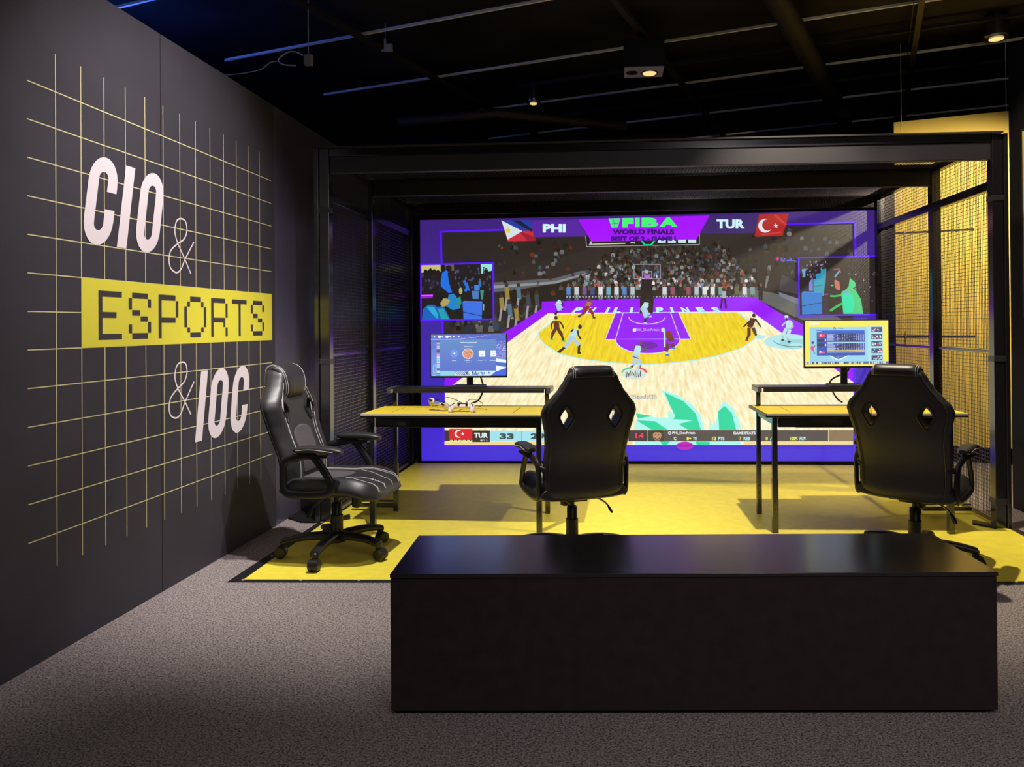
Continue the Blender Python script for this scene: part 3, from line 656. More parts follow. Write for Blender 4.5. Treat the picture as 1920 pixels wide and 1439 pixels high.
# ------------------------------------------------------------------ desks
def desk(name, label, loc, rz, w, lx0, lx1, tie):
    """origin: front left corner of the desktop on the floor; x to the right, y away from the chair side"""
    t = thing(name, label, 'desk', loc, rz); D = .54; ZD = .74
    mb = MB(); mb.box(0, w, 0, D, ZD - .022, ZD); mb.build('desktop', M['dtop'], t, .003)
    mb = MB(); mb.box(.004, w - .004, -.002, .008, ZD - .010, ZD + .0025); mb.build('front_edge_strip', M['dedge'], t, .001)
    mb = MB(); mb.box(.004, w - .004, .009, D - .07, ZD, ZD + .002); dm = mb.build('desk_cover', M['dmat'], t)
    mb = MB()
    mb.box(.14 * w, .144 * w, .10, .40, ZD + .002, ZD + .0028); mb.box(.78 * w, .785 * w, .06, .40, ZD + .002, ZD + .0028)
    for k in range(5): mb.box(.2 * w + k * .07, .2 * w + k * .07 + .05, .36, .368, ZD + .002, ZD + .0028)
    mb.build('printed_marks', M['dline'], dm); mb = MB()
    mb.tube([(.55 * w + .09 * math.cos(R(a)), .22 + .09 * math.sin(R(a)), ZD + .0025) for a in range(0, 300, 20)], .0025, 4)
    mb.build('printed_ring', M['dline'], dm)
    y0, yb = .03, .50
    for x in (lx0, lx1):
        for y, wd in ((y0, .031), (yb, .028)):
            mb = MB(); top = ZD - .023 if y == y0 else .862
            mb.box(x, x + wd, y, y + wd, .30, top); mb.box(x - .002, x + wd + .002, y - .002, y + wd + .002, .006, .335)
            lg = mb.build('leg', M['steel'], t, .002)
            mb = MB()
            for z in (.10, .15, .20): MB().lathe([(.004, 0), (.004, .003)], (x + wd / 2, y - .0055, z), 'y', 8).build('bolt', M['plastic'], lg)
    mb = MB(); mb.box(lx0 + .037, lx1 - .001, y0 + .004, y0 + .03, ZD - .085, ZD - .024); mb.build('apron', M['steel'], t, .002)
    for x in (lx0, lx1): mb = MB(); mb.box(x + .004, x + .03, y0 + .04, yb - .002, ZD - .07, ZD - .024); mb.build('side_apron', M['steel'], t, .002)
    mb = MB(); mb.box(.18 * w, .62 * w, .16, .34, ZD - .105, ZD - .06); mb.box(.22 * w, .58 * w, .2, .3, ZD - .06, ZD - .023); mb.build('cable_tray', M['plastic'], t, .006)
    # monitor shelf on the rear posts
    mb = MB(); mb.box(lx0 - .012, lx1 + .05, .41, .60, .863, .872); mb.box(lx0 + .03, lx1 + .005, .41, .425, .838, .863); sh = mb.build('monitor_shelf', M['dtop'], t, .002)
    for x in (lx0 - .012, lx1 + .022):
        mb = MB(); mb.box(x, x + .028, .40, .601, .836, .874); mb.build('shelf_end', M['endm'], sh, .002)
    x0, x1 = (tie, lx0) if tie < 0 else (lx1 + .04, tie)
    mb = MB(); mb.box(x0, x1, yb + .002, yb + .03, .03, .055); mb.box(x0, x1, yb + .002, yb + .03, .068, .078); mb.build('tie_bar', M['steel'], t, .002)
    return t
a1 = math.atan2(.03, 1.19)
desk('gaming_desk', 'black frame desk with yellow top between left mesh wall and middle chair', (-1.60, 4.62, 0), R(-1.5), 1.23, .05, 1.115, -.25)
desk('gaming_desk', 'black frame desk with yellow top behind the right hand chair', (.925, 4.63, 0), R(.8), 1.21, .045, 1.10, 1.46)

# ------------------------------------------------------------------ monitors
def monitor(label, loc, rz, w, h, z0, draw, stand=True):
    """origin under the middle of the stand on the shelf; screen faces -y"""
    t = thing('monitor', label, 'monitor', loc, rz)
    mb = MB(); mb.box(-w / 2, w / 2, -.012, .012, z0, z0 + h); mb.box(-w * .3, w * .3, .012, .035, z0 + h * .2, z0 + h * .8); mb.build('housing', M['plastic'], t, .004)
    mb = MB(); mb.box(-.022, .022, .036, .052, .006, z0 + h * .5); mb.build('stand_column', M['steelg'], t, .002)
    mb = MB(); mb.add([(x, y, z) for z in (.001, .010) for x, y in ((-.135, -.075), (.135, -.075), (.105, .10), (-.105, .10))], [(3, 2, 1, 0), (4, 5, 6, 7), (0, 1, 5, 4), (1, 2, 6, 5), (2, 3, 7, 6), (3, 0, 4, 7)]); mb.build('stand_base', M['steelg'], t, .002)
    bz = .006
    p = Pic(lambda u, v, L: (-w / 2 + bz + u * (w - 2 * bz), -.0125 - .00003 * L, z0 + .014 + v * (h - .014 - bz)))
    draw(p); p.build('display_picture', [dsp], t)
    return t
def draw_menu(p):   # blue console menu
    r = random.Random(3)
    for i in range(12): p.rect(0, i / 12, 1, (i + 1) / 12, (int(88 - 2 * i), int(150 - 5 * i), int(226 - 2 * i)), up=False)
    p.poly([(.4, 1), (1, 1), (1, .78), (.85, .86), (.4, .9)], (40, 80, 190)); p.line([(.4, .9), (.6, .93), (.8, .99)], .012, (210, 180, 230)); p.line([(.0, .885), (.4, .885)], .012, (190, 220, 240))
    for k in range(120):
        if k % 20 == 0: p.L += 1
        x, y = r.uniform(.87, .99), r.uniform(.42, .82); p.rect(x, y, x + .008, y + .022, r.choice([(60, 80, 180), (200, 215, 250), (120, 140, 220), (230, 120, 170), (30, 60, 150)]), up=False)
    for k in range(40):
        x, y = r.uniform(.42, .98), r.uniform(.88, .99)
        if k == 0: p.L += 1
        p.rect(x, y, x + .03, y + .01, r.choice([(30, 60, 160), (70, 110, 210), (90, 130, 220)]), up=False)
    p.poly([(.86, .42), (1, .38), (1, .31), (.86, .34)], (230, 238, 250)); p.poly([(.86, .33), (1, .30), (1, .22), (.86, .26)], (20, 90, 200)); p.poly([(.86, .25), (1, .20), (1, 0), (.62, 0), (.6, .02)], (235, 240, 252)); p.poly([(.79, .02), (.86, .10), (1, .19), (1, 0), (.79, 0)], (10, 80, 220))
    p.rect(.12, 0, .9, .12, (205, 228, 240)); p.rect(.12, 0, .32, .12, (130, 205, 226)); p.poly([(.79, 0), (.86, .10), (.95, .13), (.95, 0)], (10, 80, 220))
    for k in range(7): p.line([(.31 + k * .025, .12), (.36 + k * .025, .02)], .009, (60, 80, 130))
    for k in range(18): p.ell(r.uniform(.42, .8), r.uniform(.02, .1), .012, .025, r.choice([(40, 50, 90), (20, 150, 220), (220, 60, 90), (90, 110, 190), (40, 120, 220)]), 8, up=(k % 6 == 0))
    for k in range(34):
        y = .02 + k * .024; p.rect(.075, y, .115, y + .024, r.choice([(60, 90, 180), (200, 215, 250), (226, 130, 200), (40, 60, 120), (120, 190, 240)]), up=(k == 0))
    for i in range(8): p.rect(.12, .12 + i * .095, .865, .12 + (i + 1) * .095, (62 + i, 98 + 4 * i, 200 - i), up=(i == 0))
    p.ell(.31, .54, .055, .098, (92, 136, 232), 24); p.text('+', .295, .565, .325, .515, (240, 244, 255), .05)
    p.ell(.493, .535, .074, .128, (226, 220, 244), 28); p.ell(.493, .535, .066, .115, (222, 150, 110), 28)
    p.line([(.44, .60), (.50, .52), (.53, .44)], .006, (120, 70, 60)); p.line([(.43, .52), (.50, .56), (.555, .56)], .006, (120, 70, 60)); p.line([(.48, .64), (.53, .56), (.55, .49)], .006, (120, 70, 60)); p.line([(.45, .46), (.49, .50), (.50, .43)], .006, (120, 70, 60))
    for cx, lim in ((.68, .725), (.835, .865)):
        p.rect(cx - .042, .46, min(cx + .042, lim), .61, (238, 242, 252)); p.rect(cx - .02, .55, cx - .014, .565, (60, 90, 180)); p.rect(cx + .012, .55, cx + .018, .565, (60, 90, 180)); p.rect(cx - .014, .5, cx + .014, .51, (80, 110, 210))
    p.text("Who's playing?", .39, .82, .61, .785, (240, 246, 255), .03); p.text('Add users', .44, .72, .56, .695, (230, 238, 255), .03)
    p.text('New user', .28, .385, .34, .36, (220, 232, 255), .02); p.text('Player 1', .45, .385, .54, .36, (236, 240, 255), .03); p.text('Player 2', .62, .385, .73, .36, (226, 236, 255), .02); p.text('Guest', .78, .385, .865, .36, (226, 236, 255), .02); p.text('online', .47, .335, .52, .32, (200, 216, 250), .02)
    p.rect(.02, .01, .07, .03, (220, 230, 245)); p.line([(.035, .08), (.035, .26), (.065, .26), (.065, .08)], .008, (200, 225, 235), closed=True)
    for x in (.045, .115, .215, .305, .37): p.ell(x, .945, .02 if x in (.115, .215) else .012, .03 if x in (.115, .215) else .016, (244, 248, 255), 14)
    p.rect(.13, .93, .16, .96, (235, 242, 255)); p.rect(.235, .93, .27, .96, (235, 242, 255)); p.rect(.0, .7, .075, .84, (50, 110, 205))
def draw_table(p):  # yellow and blue statistics page
    r = random.Random(5)
    p.rect(0, 0, 1, 1, (252, 232, 88)); p.rect(.055, .10, .935, .86, (150, 212, 234)); p.rect(.055, .10, .30, .86, (140, 206, 232), up=True); p.rect(.75, .1, .935, .87, (166, 222, 236))
    p.rect(.0, .045, 1, .10, (70, 110, 170))
    for k in range(70):
        x = r.uniform(.0, .98); p.rect(x, .05, x + .012, .095, r.choice([(220, 230, 236), (200, 214, 226), (40, 60, 110)]), up=(k % 14 == 0))
    p.rect(.05, .915, .17, .955, (250, 250, 246)); p.poly([(.34, .80), (.345, .865), (.36, .865), (.375, .80), (.362, .80), (.352, .85), (.35, .80)], (200, 60, 140)); p.text('Data', .40, .855, .46, .82, (40, 50, 60), .0)
    p.rect(.14, .235, .715, .79, (24, 70, 176)); p.rect(.14, .735, .715, .79, (20, 96, 214)); p.text('RESULT', .145, .775, .20, .75, (220, 236, 250), .03); p.rect(.26, .275, .71, .72, (44, 84, 180))
    for j in range(16):
        y = .70 - j * .026
        if j in (6, 7): continue
        p.rect(.265, y, .33 + .04 * r.random(), y + .012, (196, 210, 240), up=(j == 0))
        for i in range(12): p.rect(.385 + i * .028, y, .385 + i * .028 + .012, y + .012, (214, 224, 246), up=False)
        for i in range(5): p.rect(.34 + r.random() * .3, y - .01, .36 + r.random() * .3, y + .012, (34, 40, 90), up=False)
    p.rect(.262, .505, .712, .53, (170, 220, 240)); p.rect(.262, .335, .712, .352, (246, 226, 130)); p.rect(.262, .30, .712, .32, (150, 210, 240))
    p.rect(.165, .64, .235, .715, (240, 60, 84)); p.ell(.19, .678, .011, .02, (250, 220, 225), 12); p.rect(.145, .44, .225, .50, (16, 30, 70)); p.rect(.145, .545, .225, .60, (16, 30, 70)); p.rect(.24, .55, .252, .60, (230, 236, 246)); p.rect(.24, .445, .252, .49, (230, 236, 246))
    p.poly([(.17, .28), (.17, .35), (.20, .315)], (236, 240, 250)); p.poly([(.17, .35), (.235, .34), (.235, .31), (.20, .315)], (60, 90, 200)); p.poly([(.17, .28), (.235, .29), (.235, .31), (.20, .315)], (236, 90, 150))
    p.poly([(.28, .235), (.40, .12), (.53, .235)], (236, 246, 250)); p.poly([(.30, .235), (.40, .15), (.51, .235)], (40, 110, 190)); p.line([(.40, .17), (.40, .22)], .004, (230, 240, 250))
    p.ell(.085, .40, .02, .055, (236, 60, 130), 14); p.ell(.09, .52, .016, .03, (60, 40, 120), 12); p.line([(.1, .36), (.105, .30), (.12, .28)], .008, (60, 70, 100)); p.line([(.105, .41), (.12, .46)], .008, (90, 40, 80))
    for k in range(5):
        y = .745 - k * .155; p.rect(.795, y, .925, y + .11, (60, 60, 110))
        for q in range(12): p.ell(r.uniform(.805, .915), y + r.uniform(.02, .09), .010, .018, r.choice([(240, 236, 240), (236, 90, 130), (40, 60, 120), (150, 200, 220)]), 7, up=(q % 4 == 0))
# Monitor stands on the shelves (top at z = 0.874 m)
monitor('monitor showing a blue console menu on the left desk shelf', (-1.0, 5.115, .872), R(2), .532, .306, .062, draw_menu)
monitor('monitor showing a yellow page with a blue score table on the right desk shelf', (1.56, 5.13, .872), R(4), .572, .325, .118, draw_table)
def cable(name, pts, r, label, m='plastic', n=8):
    mb = MB(); o = Vector(pts[0]); mb.tube([p - o for p in spline(pts, n)], r, 6)
    return tag(mb.build(name, M[m], None, loc=o), label, 'cable')
cable('monitor_cable', [(-.985, 5.17, 1.0), (-.945, 5.185, .96), (-.93, 5.235, .90), (-.925, 5.25, .84), (-.95, 5.20, .77), (-.99, 5.15, .755)], .006, 'thick black cable hanging from menu monitor behind left desk shelf')
cable('monitor_cable', [(1.57, 5.19, 1.02), (1.60, 5.22, .97), (1.50, 5.27, .90), (1.50, 5.27, .84), (1.525, 5.22, .775), (1.54, 5.16, .757)], .0055, 'thin black cable hanging from table monitor behind right desk shelf')

# ------------------------------------------------------------------ game controllers
def controller(label, loc, rot):
    t = thing('game_controller', label, 'game controller', loc, 0); t.rotation_euler = rot
    mb = MB()
    rings = []
    for i in range(17):
        x = -.062 + .124 * i / 16; e = max(.25, 1 - (abs(x) / .075) ** 4)
        rings.append([(x, .022 * e * math.cos(a) + .006, .034 + .014 * e * math.sin(a)) for a in [2 * math.pi * k / 14 for k in range(14)]])
    mb.loft(rings)
    for sx in (-1, 1):
        pts = spline([(sx * .050, .012, .036), (sx * .062, -.006, .032), (sx * .070, -.034, .024), (sx * .071, -.058, .017)], 5)
        k = len(pts); mb.tube(pts, .017, 12, rs=[.0205 - .006 * (i / (k - 1)) - (.004 if i == k - 1 else 0) for i in range(k)])
        mb.lathe([(.002, -.004), (.010, 0), (.013, .004), (.013, .008)], (sx * .071, -.063, .016), 'y', 12)
    mb.build('shell', M['pad'], t, sub=0)
    mb = MB(); mb.box(-.026, .026, .000, .026, .044, .0495); mb.build('touchpad', M['plastic'], t, .002)
    for sx in (-1, 1):
        mb = MB(); mb.lathe([(.008, .040), (.006, .050), (.010, .056), (.010, .059), (.004, .060)], (sx * .026, -.010, 0), n=16); mb.build('thumbstick', M['plastic'], t)
        mb = MB(); mb.box(sx * .048 - .012, sx * .048 + .012, .022, .034, .030, .042); mb.build('trigger', M['plastic'], t, .003)
        mb = MB(); mb.tube(spline([(sx * .052, .002, .0535), (sx * .064, -.014, .0485), (sx * .074, -.035, .039)], 4), .0032, 6); mb.build('grip_line', M['plastic'], t)
    mb = MB(); mb.box(-.020, .020, .0275, .031, .032, .040); mb.build('light_bar', M['padb'], t, .001)
    return t
controller('white game controller tilted sideways showing its blue light bar', (-1.15, 4.79, .757), (R(20), R(-14), R(158)))
controller('white game controller facing forward on the left desk', (-.965, 4.735, .7445), (R(6), 0, R(-3)))
cable('controller_cable', [(-1.10, 4.75, .812), (-1.08, 4.755, .832), (-1.05, 4.78, .825), (-1.0, 4.80, .80), (-.955, 4.79, .775)], .0022, 'thin black cable arching between the two white controllers')
cable('controller_cable', [(-.965, 4.775, .785), (-.93, 4.80, .815), (-.88, 4.83, .80), (-.86, 4.87, .775), (-.90, 4.93, .752)], .0022, 'thin black cable curling behind the forward facing white controller')

# ------------------------------------------------------------------ gaming chairs
def sgn(x): return 1 if x >= 0 else -1
def interp(tab, z):
    for (a, b), (c, d) in zip(tab[:-1], tab[1:]):
        if z <= c:
            t = max(0, (z - a) / (c - a)); t = t * t * (3 - 2 * t) * .5 + t * .5; return b + (d - b) * t
    return tab[-1][1]
HWT = [(.385, .178), (.41, .206), (.46, .216), (.56, .218), (.66, .220), (.74, .228), (.80, .242), (.845, .252), (.88, .240), (.915, .208), (.965, .168), (1.01, .142), (1.04, .128), (1.065, .100)]
HWT = [(z_, w_ * 1.03) for z_, w_ in HWT]
def back_y(z): return -.205 - .195 * (z - .42) - .03 * max(0, (z - .75)) ** 1.5 + .03 * math.exp(-((z - .55) / .12) ** 2)
def back_front(x, z, off=0.0):
    hw = interp(HWT, z); u = min(.995, abs(x) / hw); d = (1 - u ** 5) ** .5
    return back_y(z) + .046 * d + .034 * math.exp(-((u - .80) / .16) ** 2) * d + off
def make_back():
    rings = []; N = 44; zs = [.385 + (1.065 - .385) * i / 46 for i in range(47)]
    for i, z in enumerate(zs):
        e = 1.0
        if i < 3: e = (.55, .8, .95)[i]
        if i > 43: e = (.95, .8, .5)[i - 44]
        hw = interp(HWT, z) ; r = []
        for k in range(N):
            a = 2 * math.pi * (k + .5) / N; c, s = math.cos(a), math.sin(a)
            u = sgn(c) * abs(c) ** .55; 
            if s > 0: d = (1 - abs(u) ** 5) ** .5; y = .046 * d + .034 * math.exp(-((abs(u) - .80) / .16) ** 2) * d
            else: y = -.038 * (abs(s) ** .7) - .0
            r.append((hw * (u if e == 1 else u * (.9 + .1 * e)), back_y(z) + y * e, z))
        rings.append(r)
    mb = MB(); mb.loft(rings); return mb
def diamond(cx, cz, w, h, y, n=5):
    pts = []
    C = [(0, h), (w, h * .25), (w * .7, -h * .35), (0, -h), (-w * .75, -h * .35), (-w, h * .2)]
    return [Vector((cx + p.x, y, cz + p.z)) for p in spline([(a, 0, b) for a, b in C], n, True)]
def evaluated(o):
    dg = bpy.context.evaluated_depsgraph_get(); return bpy.data.meshes.new_from_object(o.evaluated_get(dg))
chair = thing('gaming_chair', 'black gaming chair seen from its front left, turned away from left desk, beside the mural', 'chair')
bk = make_back().build('backrest', M['leather'], chair)
cut = MB()
for sx in (-1, 1):
    d0 = diamond(sx * .132, .815, .034, .056, -.6); n = len(d0); d1 = [Vector((p.x, .1, p.z)) for p in d0]
    if sx < 0: d0 = [Vector((-p.x, p.y, p.z)) for p in diamond(.132, .815, .034, .056, -.6)]; d1 = [Vector((p.x, .1, p.z)) for p in d0]
    cut.add(d0 + d1, [tuple(range(n)), tuple(range(2 * n - 1, n - 1, -1))] + [(i, i + n, (i + 1) % n + n, (i + 1) % n) for i in range(n)])
import bmesh
cu = cut.build('cut', M['plastic'])
bm = bmesh.new(); bm.from_mesh(cu.data); bmesh.ops.recalc_face_normals(bm, faces=bm.faces); bm.to_mesh(cu.data); bm.free()
bm = bmesh.new(); bm.from_mesh(bk.data); bmesh.ops.recalc_face_normals(bm, faces=bm.faces); bm.to_mesh(bk.data); bm.free()
bo = bk.modifiers.new('b', 'BOOLEAN'); bo.object = cu; bo.operation = 'DIFFERENCE'; bo.solver = 'EXACT'
bpy.context.view_layer.update()
nm = evaluated(bk); bk.modifiers.clear(); bk.data = nm; bpy.data.objects.remove(cu)
nm.name = 'backrest'; nm.set_sharp_from_angle(angle=R(40))
for sx in (-1, 1):      # slot rims, front and back
    mb = MB()
    f = [Vector((sx * p.x, back_front(p.x, p.z, .002), p.z)) for p in diamond(.132, .815, .038, .060, 0)]
    b = [Vector((sx * p.x, back_y(p.z) - .036, p.z)) for p in diamond(.132, .815, .038, .060, 0)]
    mb.tube(f, .006, 8, closed=True); mb.tube(b, .006, 8, closed=True)
    # tunnel wall
    f2 = [Vector((sx * p.x, back_front(p.x, p.z), p.z)) for p in diamond(.132, .815, .0345, .0565, 0)]; b2 = [Vector((p.x, back_y(p.z) - .034, p.z)) for p in f2]
    n = len(f2); mb.add(f2 + b2, [(i, (i + 1) % n, (i + 1) % n + n, i + n) for i in range(n)], 0, True)
    mb.build('slot_rim', M['plastic'], chair)
# fabric centre panel on the backrest
def patch(pts_fn, nu, nv, name, m, parent, thick=.004):
    mb = MB(); vs = [pts_fn(i / nu, j / nv) for j in range(nv + 1) for i in range(nu + 1)]
    fs = [(j * (nu + 1) + i, j * (nu + 1) + i + 1, (j + 1) * (nu + 1) + i + 1, (j + 1) * (nu + 1) + i) for j in range(nv) for i in range(nu)]
    mb.add(vs, fs, 0, True); o = mb.build(name, m, parent); s_ = o.modifiers.new('s', 'SOLIDIFY'); s_.thickness = thick; s_.offset = 0; return o
def fab(u, v):
    z = .47 + .265 * v; w = .085 + .015 * math.sin(v * 2.2) if v < .8 else (.085 + .015 * math.sin(1.76)) * math.sqrt(max(.02, 1 - ((v - .8) / .2) ** 2))
    x = (u * 2 - 1) * w; return (x, back_front(x, z, .0015), z)
patch(fab, 10, 18, 'fabric_panel', M['fabric'], bk)
# white double stitching along the side bolsters
def st(fn, n=30, r=.0018): return [fn(i / n) for i in range(n + 1)]
mb = MB()
for sx in (-1, 1):
    for q in (.60, .66):
        mb.tube(st(lambda t: (sx * interp(HWT, .43 + .60 * t) * q, back_front(interp(HWT, .43 + .60 * t) * q, .43 + .60 * t, .001), .43 + .60 * t)), .0018, 5)
mb.build('stitching', M['stitch'], bk)
for sx in (-1, 1):
    mb = MB(); mb.tube(st(lambda t: (sx * interp(HWT, .43 + .60 * t) * .90, back_y(.43 + .60 * t) - .0335, .43 + .60 * t)), .0035, 6); mb.build('piping', M['leather'], bk)
# headrest cushion wrapping over the top
yt = back_y(1.01)
prof = [(y_, z_ - .038) for y_, z_ in [(.035, .925), (.072, .945), (.088, 1.0), (.084, 1.06), (.060, 1.10), (.018, 1.118), (-.022, 1.114), (-.046, 1.095), (-.050, 1.066), (-.040, 1.063), (-.012, 1.09), (.02, 1.07), (.032, 1.0)]]
prof = [(p.x, p.y) for p in spline([(a, b, 0) for a, b in prof], 5, True)]; cy, cz = .02, 1.002
def hr_ring(x, grow=0.0):
    e = max(.45, (1 - (abs(x) / .122) ** 7) ** .5) + grow
    return [(x * (1 if z > .99 else .90 + .1 * max(0, (z - .89)) * 10), yt + cy + (y - cy) * e - .145 * (z - 1.01), cz + (z - cz) * (e * .5 + .5)) for y, z in prof]
mb = MB(); mb.loft([hr_ring(-.119 + .238 * k / 22) for k in range(23)]); hr = mb.build('headrest', M['leather'], chair)
mb = MB()
for sx in (-1, 1):
    for q in (.100, .108): mb.tube(hr_ring(sx * q, .012)[:42], .0014, 5)
mb.build('stitching', M['stitch'], hr)
# seat
def seat_hw(y): return .235 * (1 - max(0, (abs(y - .0) - .17) / .16) ** 2.6 * .35) + .012
def seat_zt(y): return .452 - max(0, (y - .10)) ** 2 * 1.2 + .01 * (1 if y > .05 else 0) * min(1, (y - .05) * 8 if y > .05 else 0)
def seat_top(x, y, off=0.0):
    u = min(.995, abs(x) / seat_hw(y)); d = (1 - u ** 5) ** .5
    return seat_zt(y) - .045 + (.045 + .028 * math.exp(-((u - .8) / .16) ** 2)) * d + off
mb = MB(); rings = []; ys = [-.215 + .53 * i / 30 for i in range(31)]; N = 44
for i, y in enumerate(ys):
    e = min(1, max(.35, math.sqrt(max(0.02, 1 - max(0, (y - .25) / .067) ** 2)))) if y > .25 else (1 if i > 2 else (.6, .85, .97)[i])
    r = []
    for k in range(N):
        a = 2 * math.pi * (k + .5) / N; c, s = math.cos(a), math.sin(a); u = sgn(c) * abs(c) ** .55; d = (1 - abs(u) ** 5) ** .5
        z = (.045 + .028 * math.exp(-((abs(u) - .8) / .16) ** 2)) * d if s > 0 else -.042 * abs(s) ** .6
        r.append((seat_hw(y) * u * (.93 + .07 * e), y, seat_zt(y) - .045 + z * e))
    rings.append(r)
mb.loft(rings); seat = mb.build('seat', M['leather'], chair)
def fab2(u, v):
    y = -.20 + .30 * v; w = .105 * (1 if v < .6 else math.sqrt(max(.05, 1 - ((v - .6) / .42) ** 2)))
    x = (u * 2 - 1) * w; return (x, y, seat_top(x, y, .0015))
patch(fab2, 10, 16, 'fabric_panel', M['fabric'], seat)
def nose(x, t, off):     # path over the seat top and round the front edge
    y = -.19 + .48 * t
    if y <= .26: return (x, y, seat_top(x, y, off))
    a = min(1, (y - .26) / .03) * 1.45; return (x * .985, .26 + .053 * math.sin(a) + off, seat_zt(.26) - .045 + (seat_top(x, .26) - seat_zt(.26) + .045) * math.cos(a))
mb = MB()
for sx in (-1, 1):
    for q in (.140, .152): mb.tube(st(lambda t: nose(sx * q, t, .001), 40), .0018, 5)
    mb.tube(st(lambda t: nose(sx * (.05 + .07 * (1 - t) ** 2), .60 + .40 * t, .001), 20), .0017, 5)
for q in range(4): mb.tube([nose(.04 + .001 * q, .88 + q * .03, .0015), nose(.062, .90 + q * .03, .0015)], .0016, 5)
mb.build('stitching', M['stitch'], seat)
# armrests
for sx in (-1, 1):
    X = sx * .258
    mb = MB(); rings = []
    for i in range(15):
        y = -.115 + .27 * i / 14; e = math.sqrt(max(.08, 1 - ((i - 7) / 7.4) ** 6)); zc = .622 + .014 * math.cos((y - .0) * 7) - .02 * max(0, (y - .08) * 3)
        rings.append([(X + .036 * e * sgn(math.cos(a)) * abs(math.cos(a)) ** .7, y, zc + .019 * e * sgn(math.sin(a)) * abs(math.sin(a)) ** .8) for a in [2 * math.pi * k / 20 for k in range(20)]])
    mb.loft(rings); ar = mb.build('armrest', M['leather'], chair)
    mb = MB(); mb.tube(spline([(X + sx * .034, -.09, .632), (X + sx * .036, 0, .638), (X + sx * .035, .12, .626)], 6), .0017, 5); mb.build('stitching', M['stitch'], ar)
    mb = MB(); loop = spline([(X, -.02, .603), (X, .025, .56), (X, .085, .47), (X, .088, .415), (X - sx * .008, .03, .392), (X - sx * .012, -.13, .388), (X - sx * .014, -.18, .41), (X - sx * .014, -.188, .50), (X - sx * .010, -.175, .568), (X - sx * .004, -.10, .592)], 5, True)
    mb.tube(loop, .012, 12, closed=True, flat=1.85); mb.box(X - .022, X + .022, -.08, .08, .592, .606)
    mb.tube([(X - sx * .01, -.175, .55), (X - sx * .055, -.215, .545)], .016, 10)
    mb.build('arm_bracket', M['plastic'], ar, 0)
# mechanism, gas lift, lever
mb = MB(); mb.box(-.10, .10, -.13, .12, .352, .372); mb.box(-.06, .06, -.09, .09, .335, .356); mb.build('seat_mechanism', M['plastic'], chair, .005)
mb = MB(); mb.lathe([(.012, .268), (.026, .274), (.028, .284), (.028, .348)], (0, .12, 0)); mb.build('tension_knob', M['plastic'], chair)
mb = MB(); mb.tube(spline([(.05, -.02, .345), (.13, -.03, .335), (.17, -.045, .315), (.19, -.055, .295)], 4), .005, 8, 0)
mb.tube([(.187, -.054, .300), (.20, -.06, .275), (.212, -.065, .255)], .012, 10, 1, rs=[.008, .016, .011], flat=.5); mb.build('height_lever', [M['chrome'], M['plastic']], chair)
mb = MB(); mb.lathe([(.034, .085), (.034, .225), (.031, .228), (.028, .232), (.028, .29), (.024, .295)]); mb.lathe([(.014, .29), (.014, .345)]); mb.build('gas_lift', M['plastic'], chair)
mb = MB(); mb.lathe([(.02, .070), (.045, .074), (.050, .095), (.048, .125), (.036, .135), (.030, .136)]); mb.build('base_hub', M['plastic'], chair)
BASE = []
for k in range(5):
    mb = MB(); rings = []
    for i in range(13):
        t = i / 12; x = .035 + .262 * t; w = .034 - .010 * t + (.002 if t > .85 else 0); hh = .023 - .006 * t; zc = .108 + .012 * math.sin(t * 2.2) - .028 * t * t
        rings.append([(x, w * sgn(math.cos(a)) * abs(math.cos(a)) ** .6, zc + hh * math.sin(a)) for a in [2 * math.pi * j / 14 for j in range(14)]])
    mb.loft(rings); mb.lathe([(.014, .058), (.018, .064), (.018, .092), (.012, .098)], (.288, 0, 0), n=16)
    lg = mb.build('base_leg', M['plastic'], chair); BASE.append(lg)
    mb = MB()
    for sy in (-1, 1): mb.lathe([(.010, sy * .006), (.031, sy * .007), (.031, sy * .023), (.026, sy * .028), (.004, sy * .029)], (.300, 0, .033), 'y', 20)
    hood = [(.300 + .0335 * math.cos(R(a)), .033 + .0335 * math.sin(R(a))) for a in range(-20, 201, 20)]
    L_ = len(hood); mb.add([(x, y, z) for y in (-.024, .024) for x, z in hood] + [(.3, -.024, .033), (.3, .024, .033)],
        [(i, i + 1, i + 1 + L_, i + L_) for i in range(L_ - 1)] + [tuple(list(range(L_ - 1, -1, -1)) + [2 * L_]), tuple([L_ + i for i in range(L_)] + [2 * L_ + 1])], 0, True)
    mb.lathe([(.008, .050), (.008, .075)], (.288, 0, 0), n=10)
    cs = mb.build('caster', M['plastic'], lg)
chairs = [(chair, (-1.57, 4.14, .005), -95, -92 + 95),
          (None, (-.235, 4.10, .005), 22, 70),
          (None, (1.605, 4.12, .005), -35, -18 + 35)]
labels = ['', 'black gaming chair seen from behind in the middle, turned a little left', 'black gaming chair seen from behind at right before the mesh wall']
for i, (c, loc, rz, ba) in enumerate(chairs):
    if c is None:
        c = copy_tree(chair); c['label'] = labels[i]
    c.location = loc; c.rotation_euler = (0, 0, R(rz)); c['group'] = 'gaming chairs by the desks'
    lg = [o for o in COL.objects if o.parent == c and o.name.startswith('base_leg')]
    for k, o in enumerate(lg): o.rotation_euler = (0, 0, R(ba + 72 * k))

# ------------------------------------------------------------------ bench
be = thing('bench', 'long low black bench with glossy lid standing on the grey carpet', 'bench', (.238, 2.743, 0), R(3.0))
mb = MB(); mb.box(-1.0, 1.006, -.245, .205, .012, .452); mb.build('body', M['benchb'], be, .003)
mb = MB(); mb.box(-1.0, 1.008, -.25, .21, .4545, .468); mb.build('lid', M['bench'], be, .0012)
mb = MB(); mb.box(-.985, .97, -.235, .19, .0, .012); mb.build('plinth', M['black'], be)

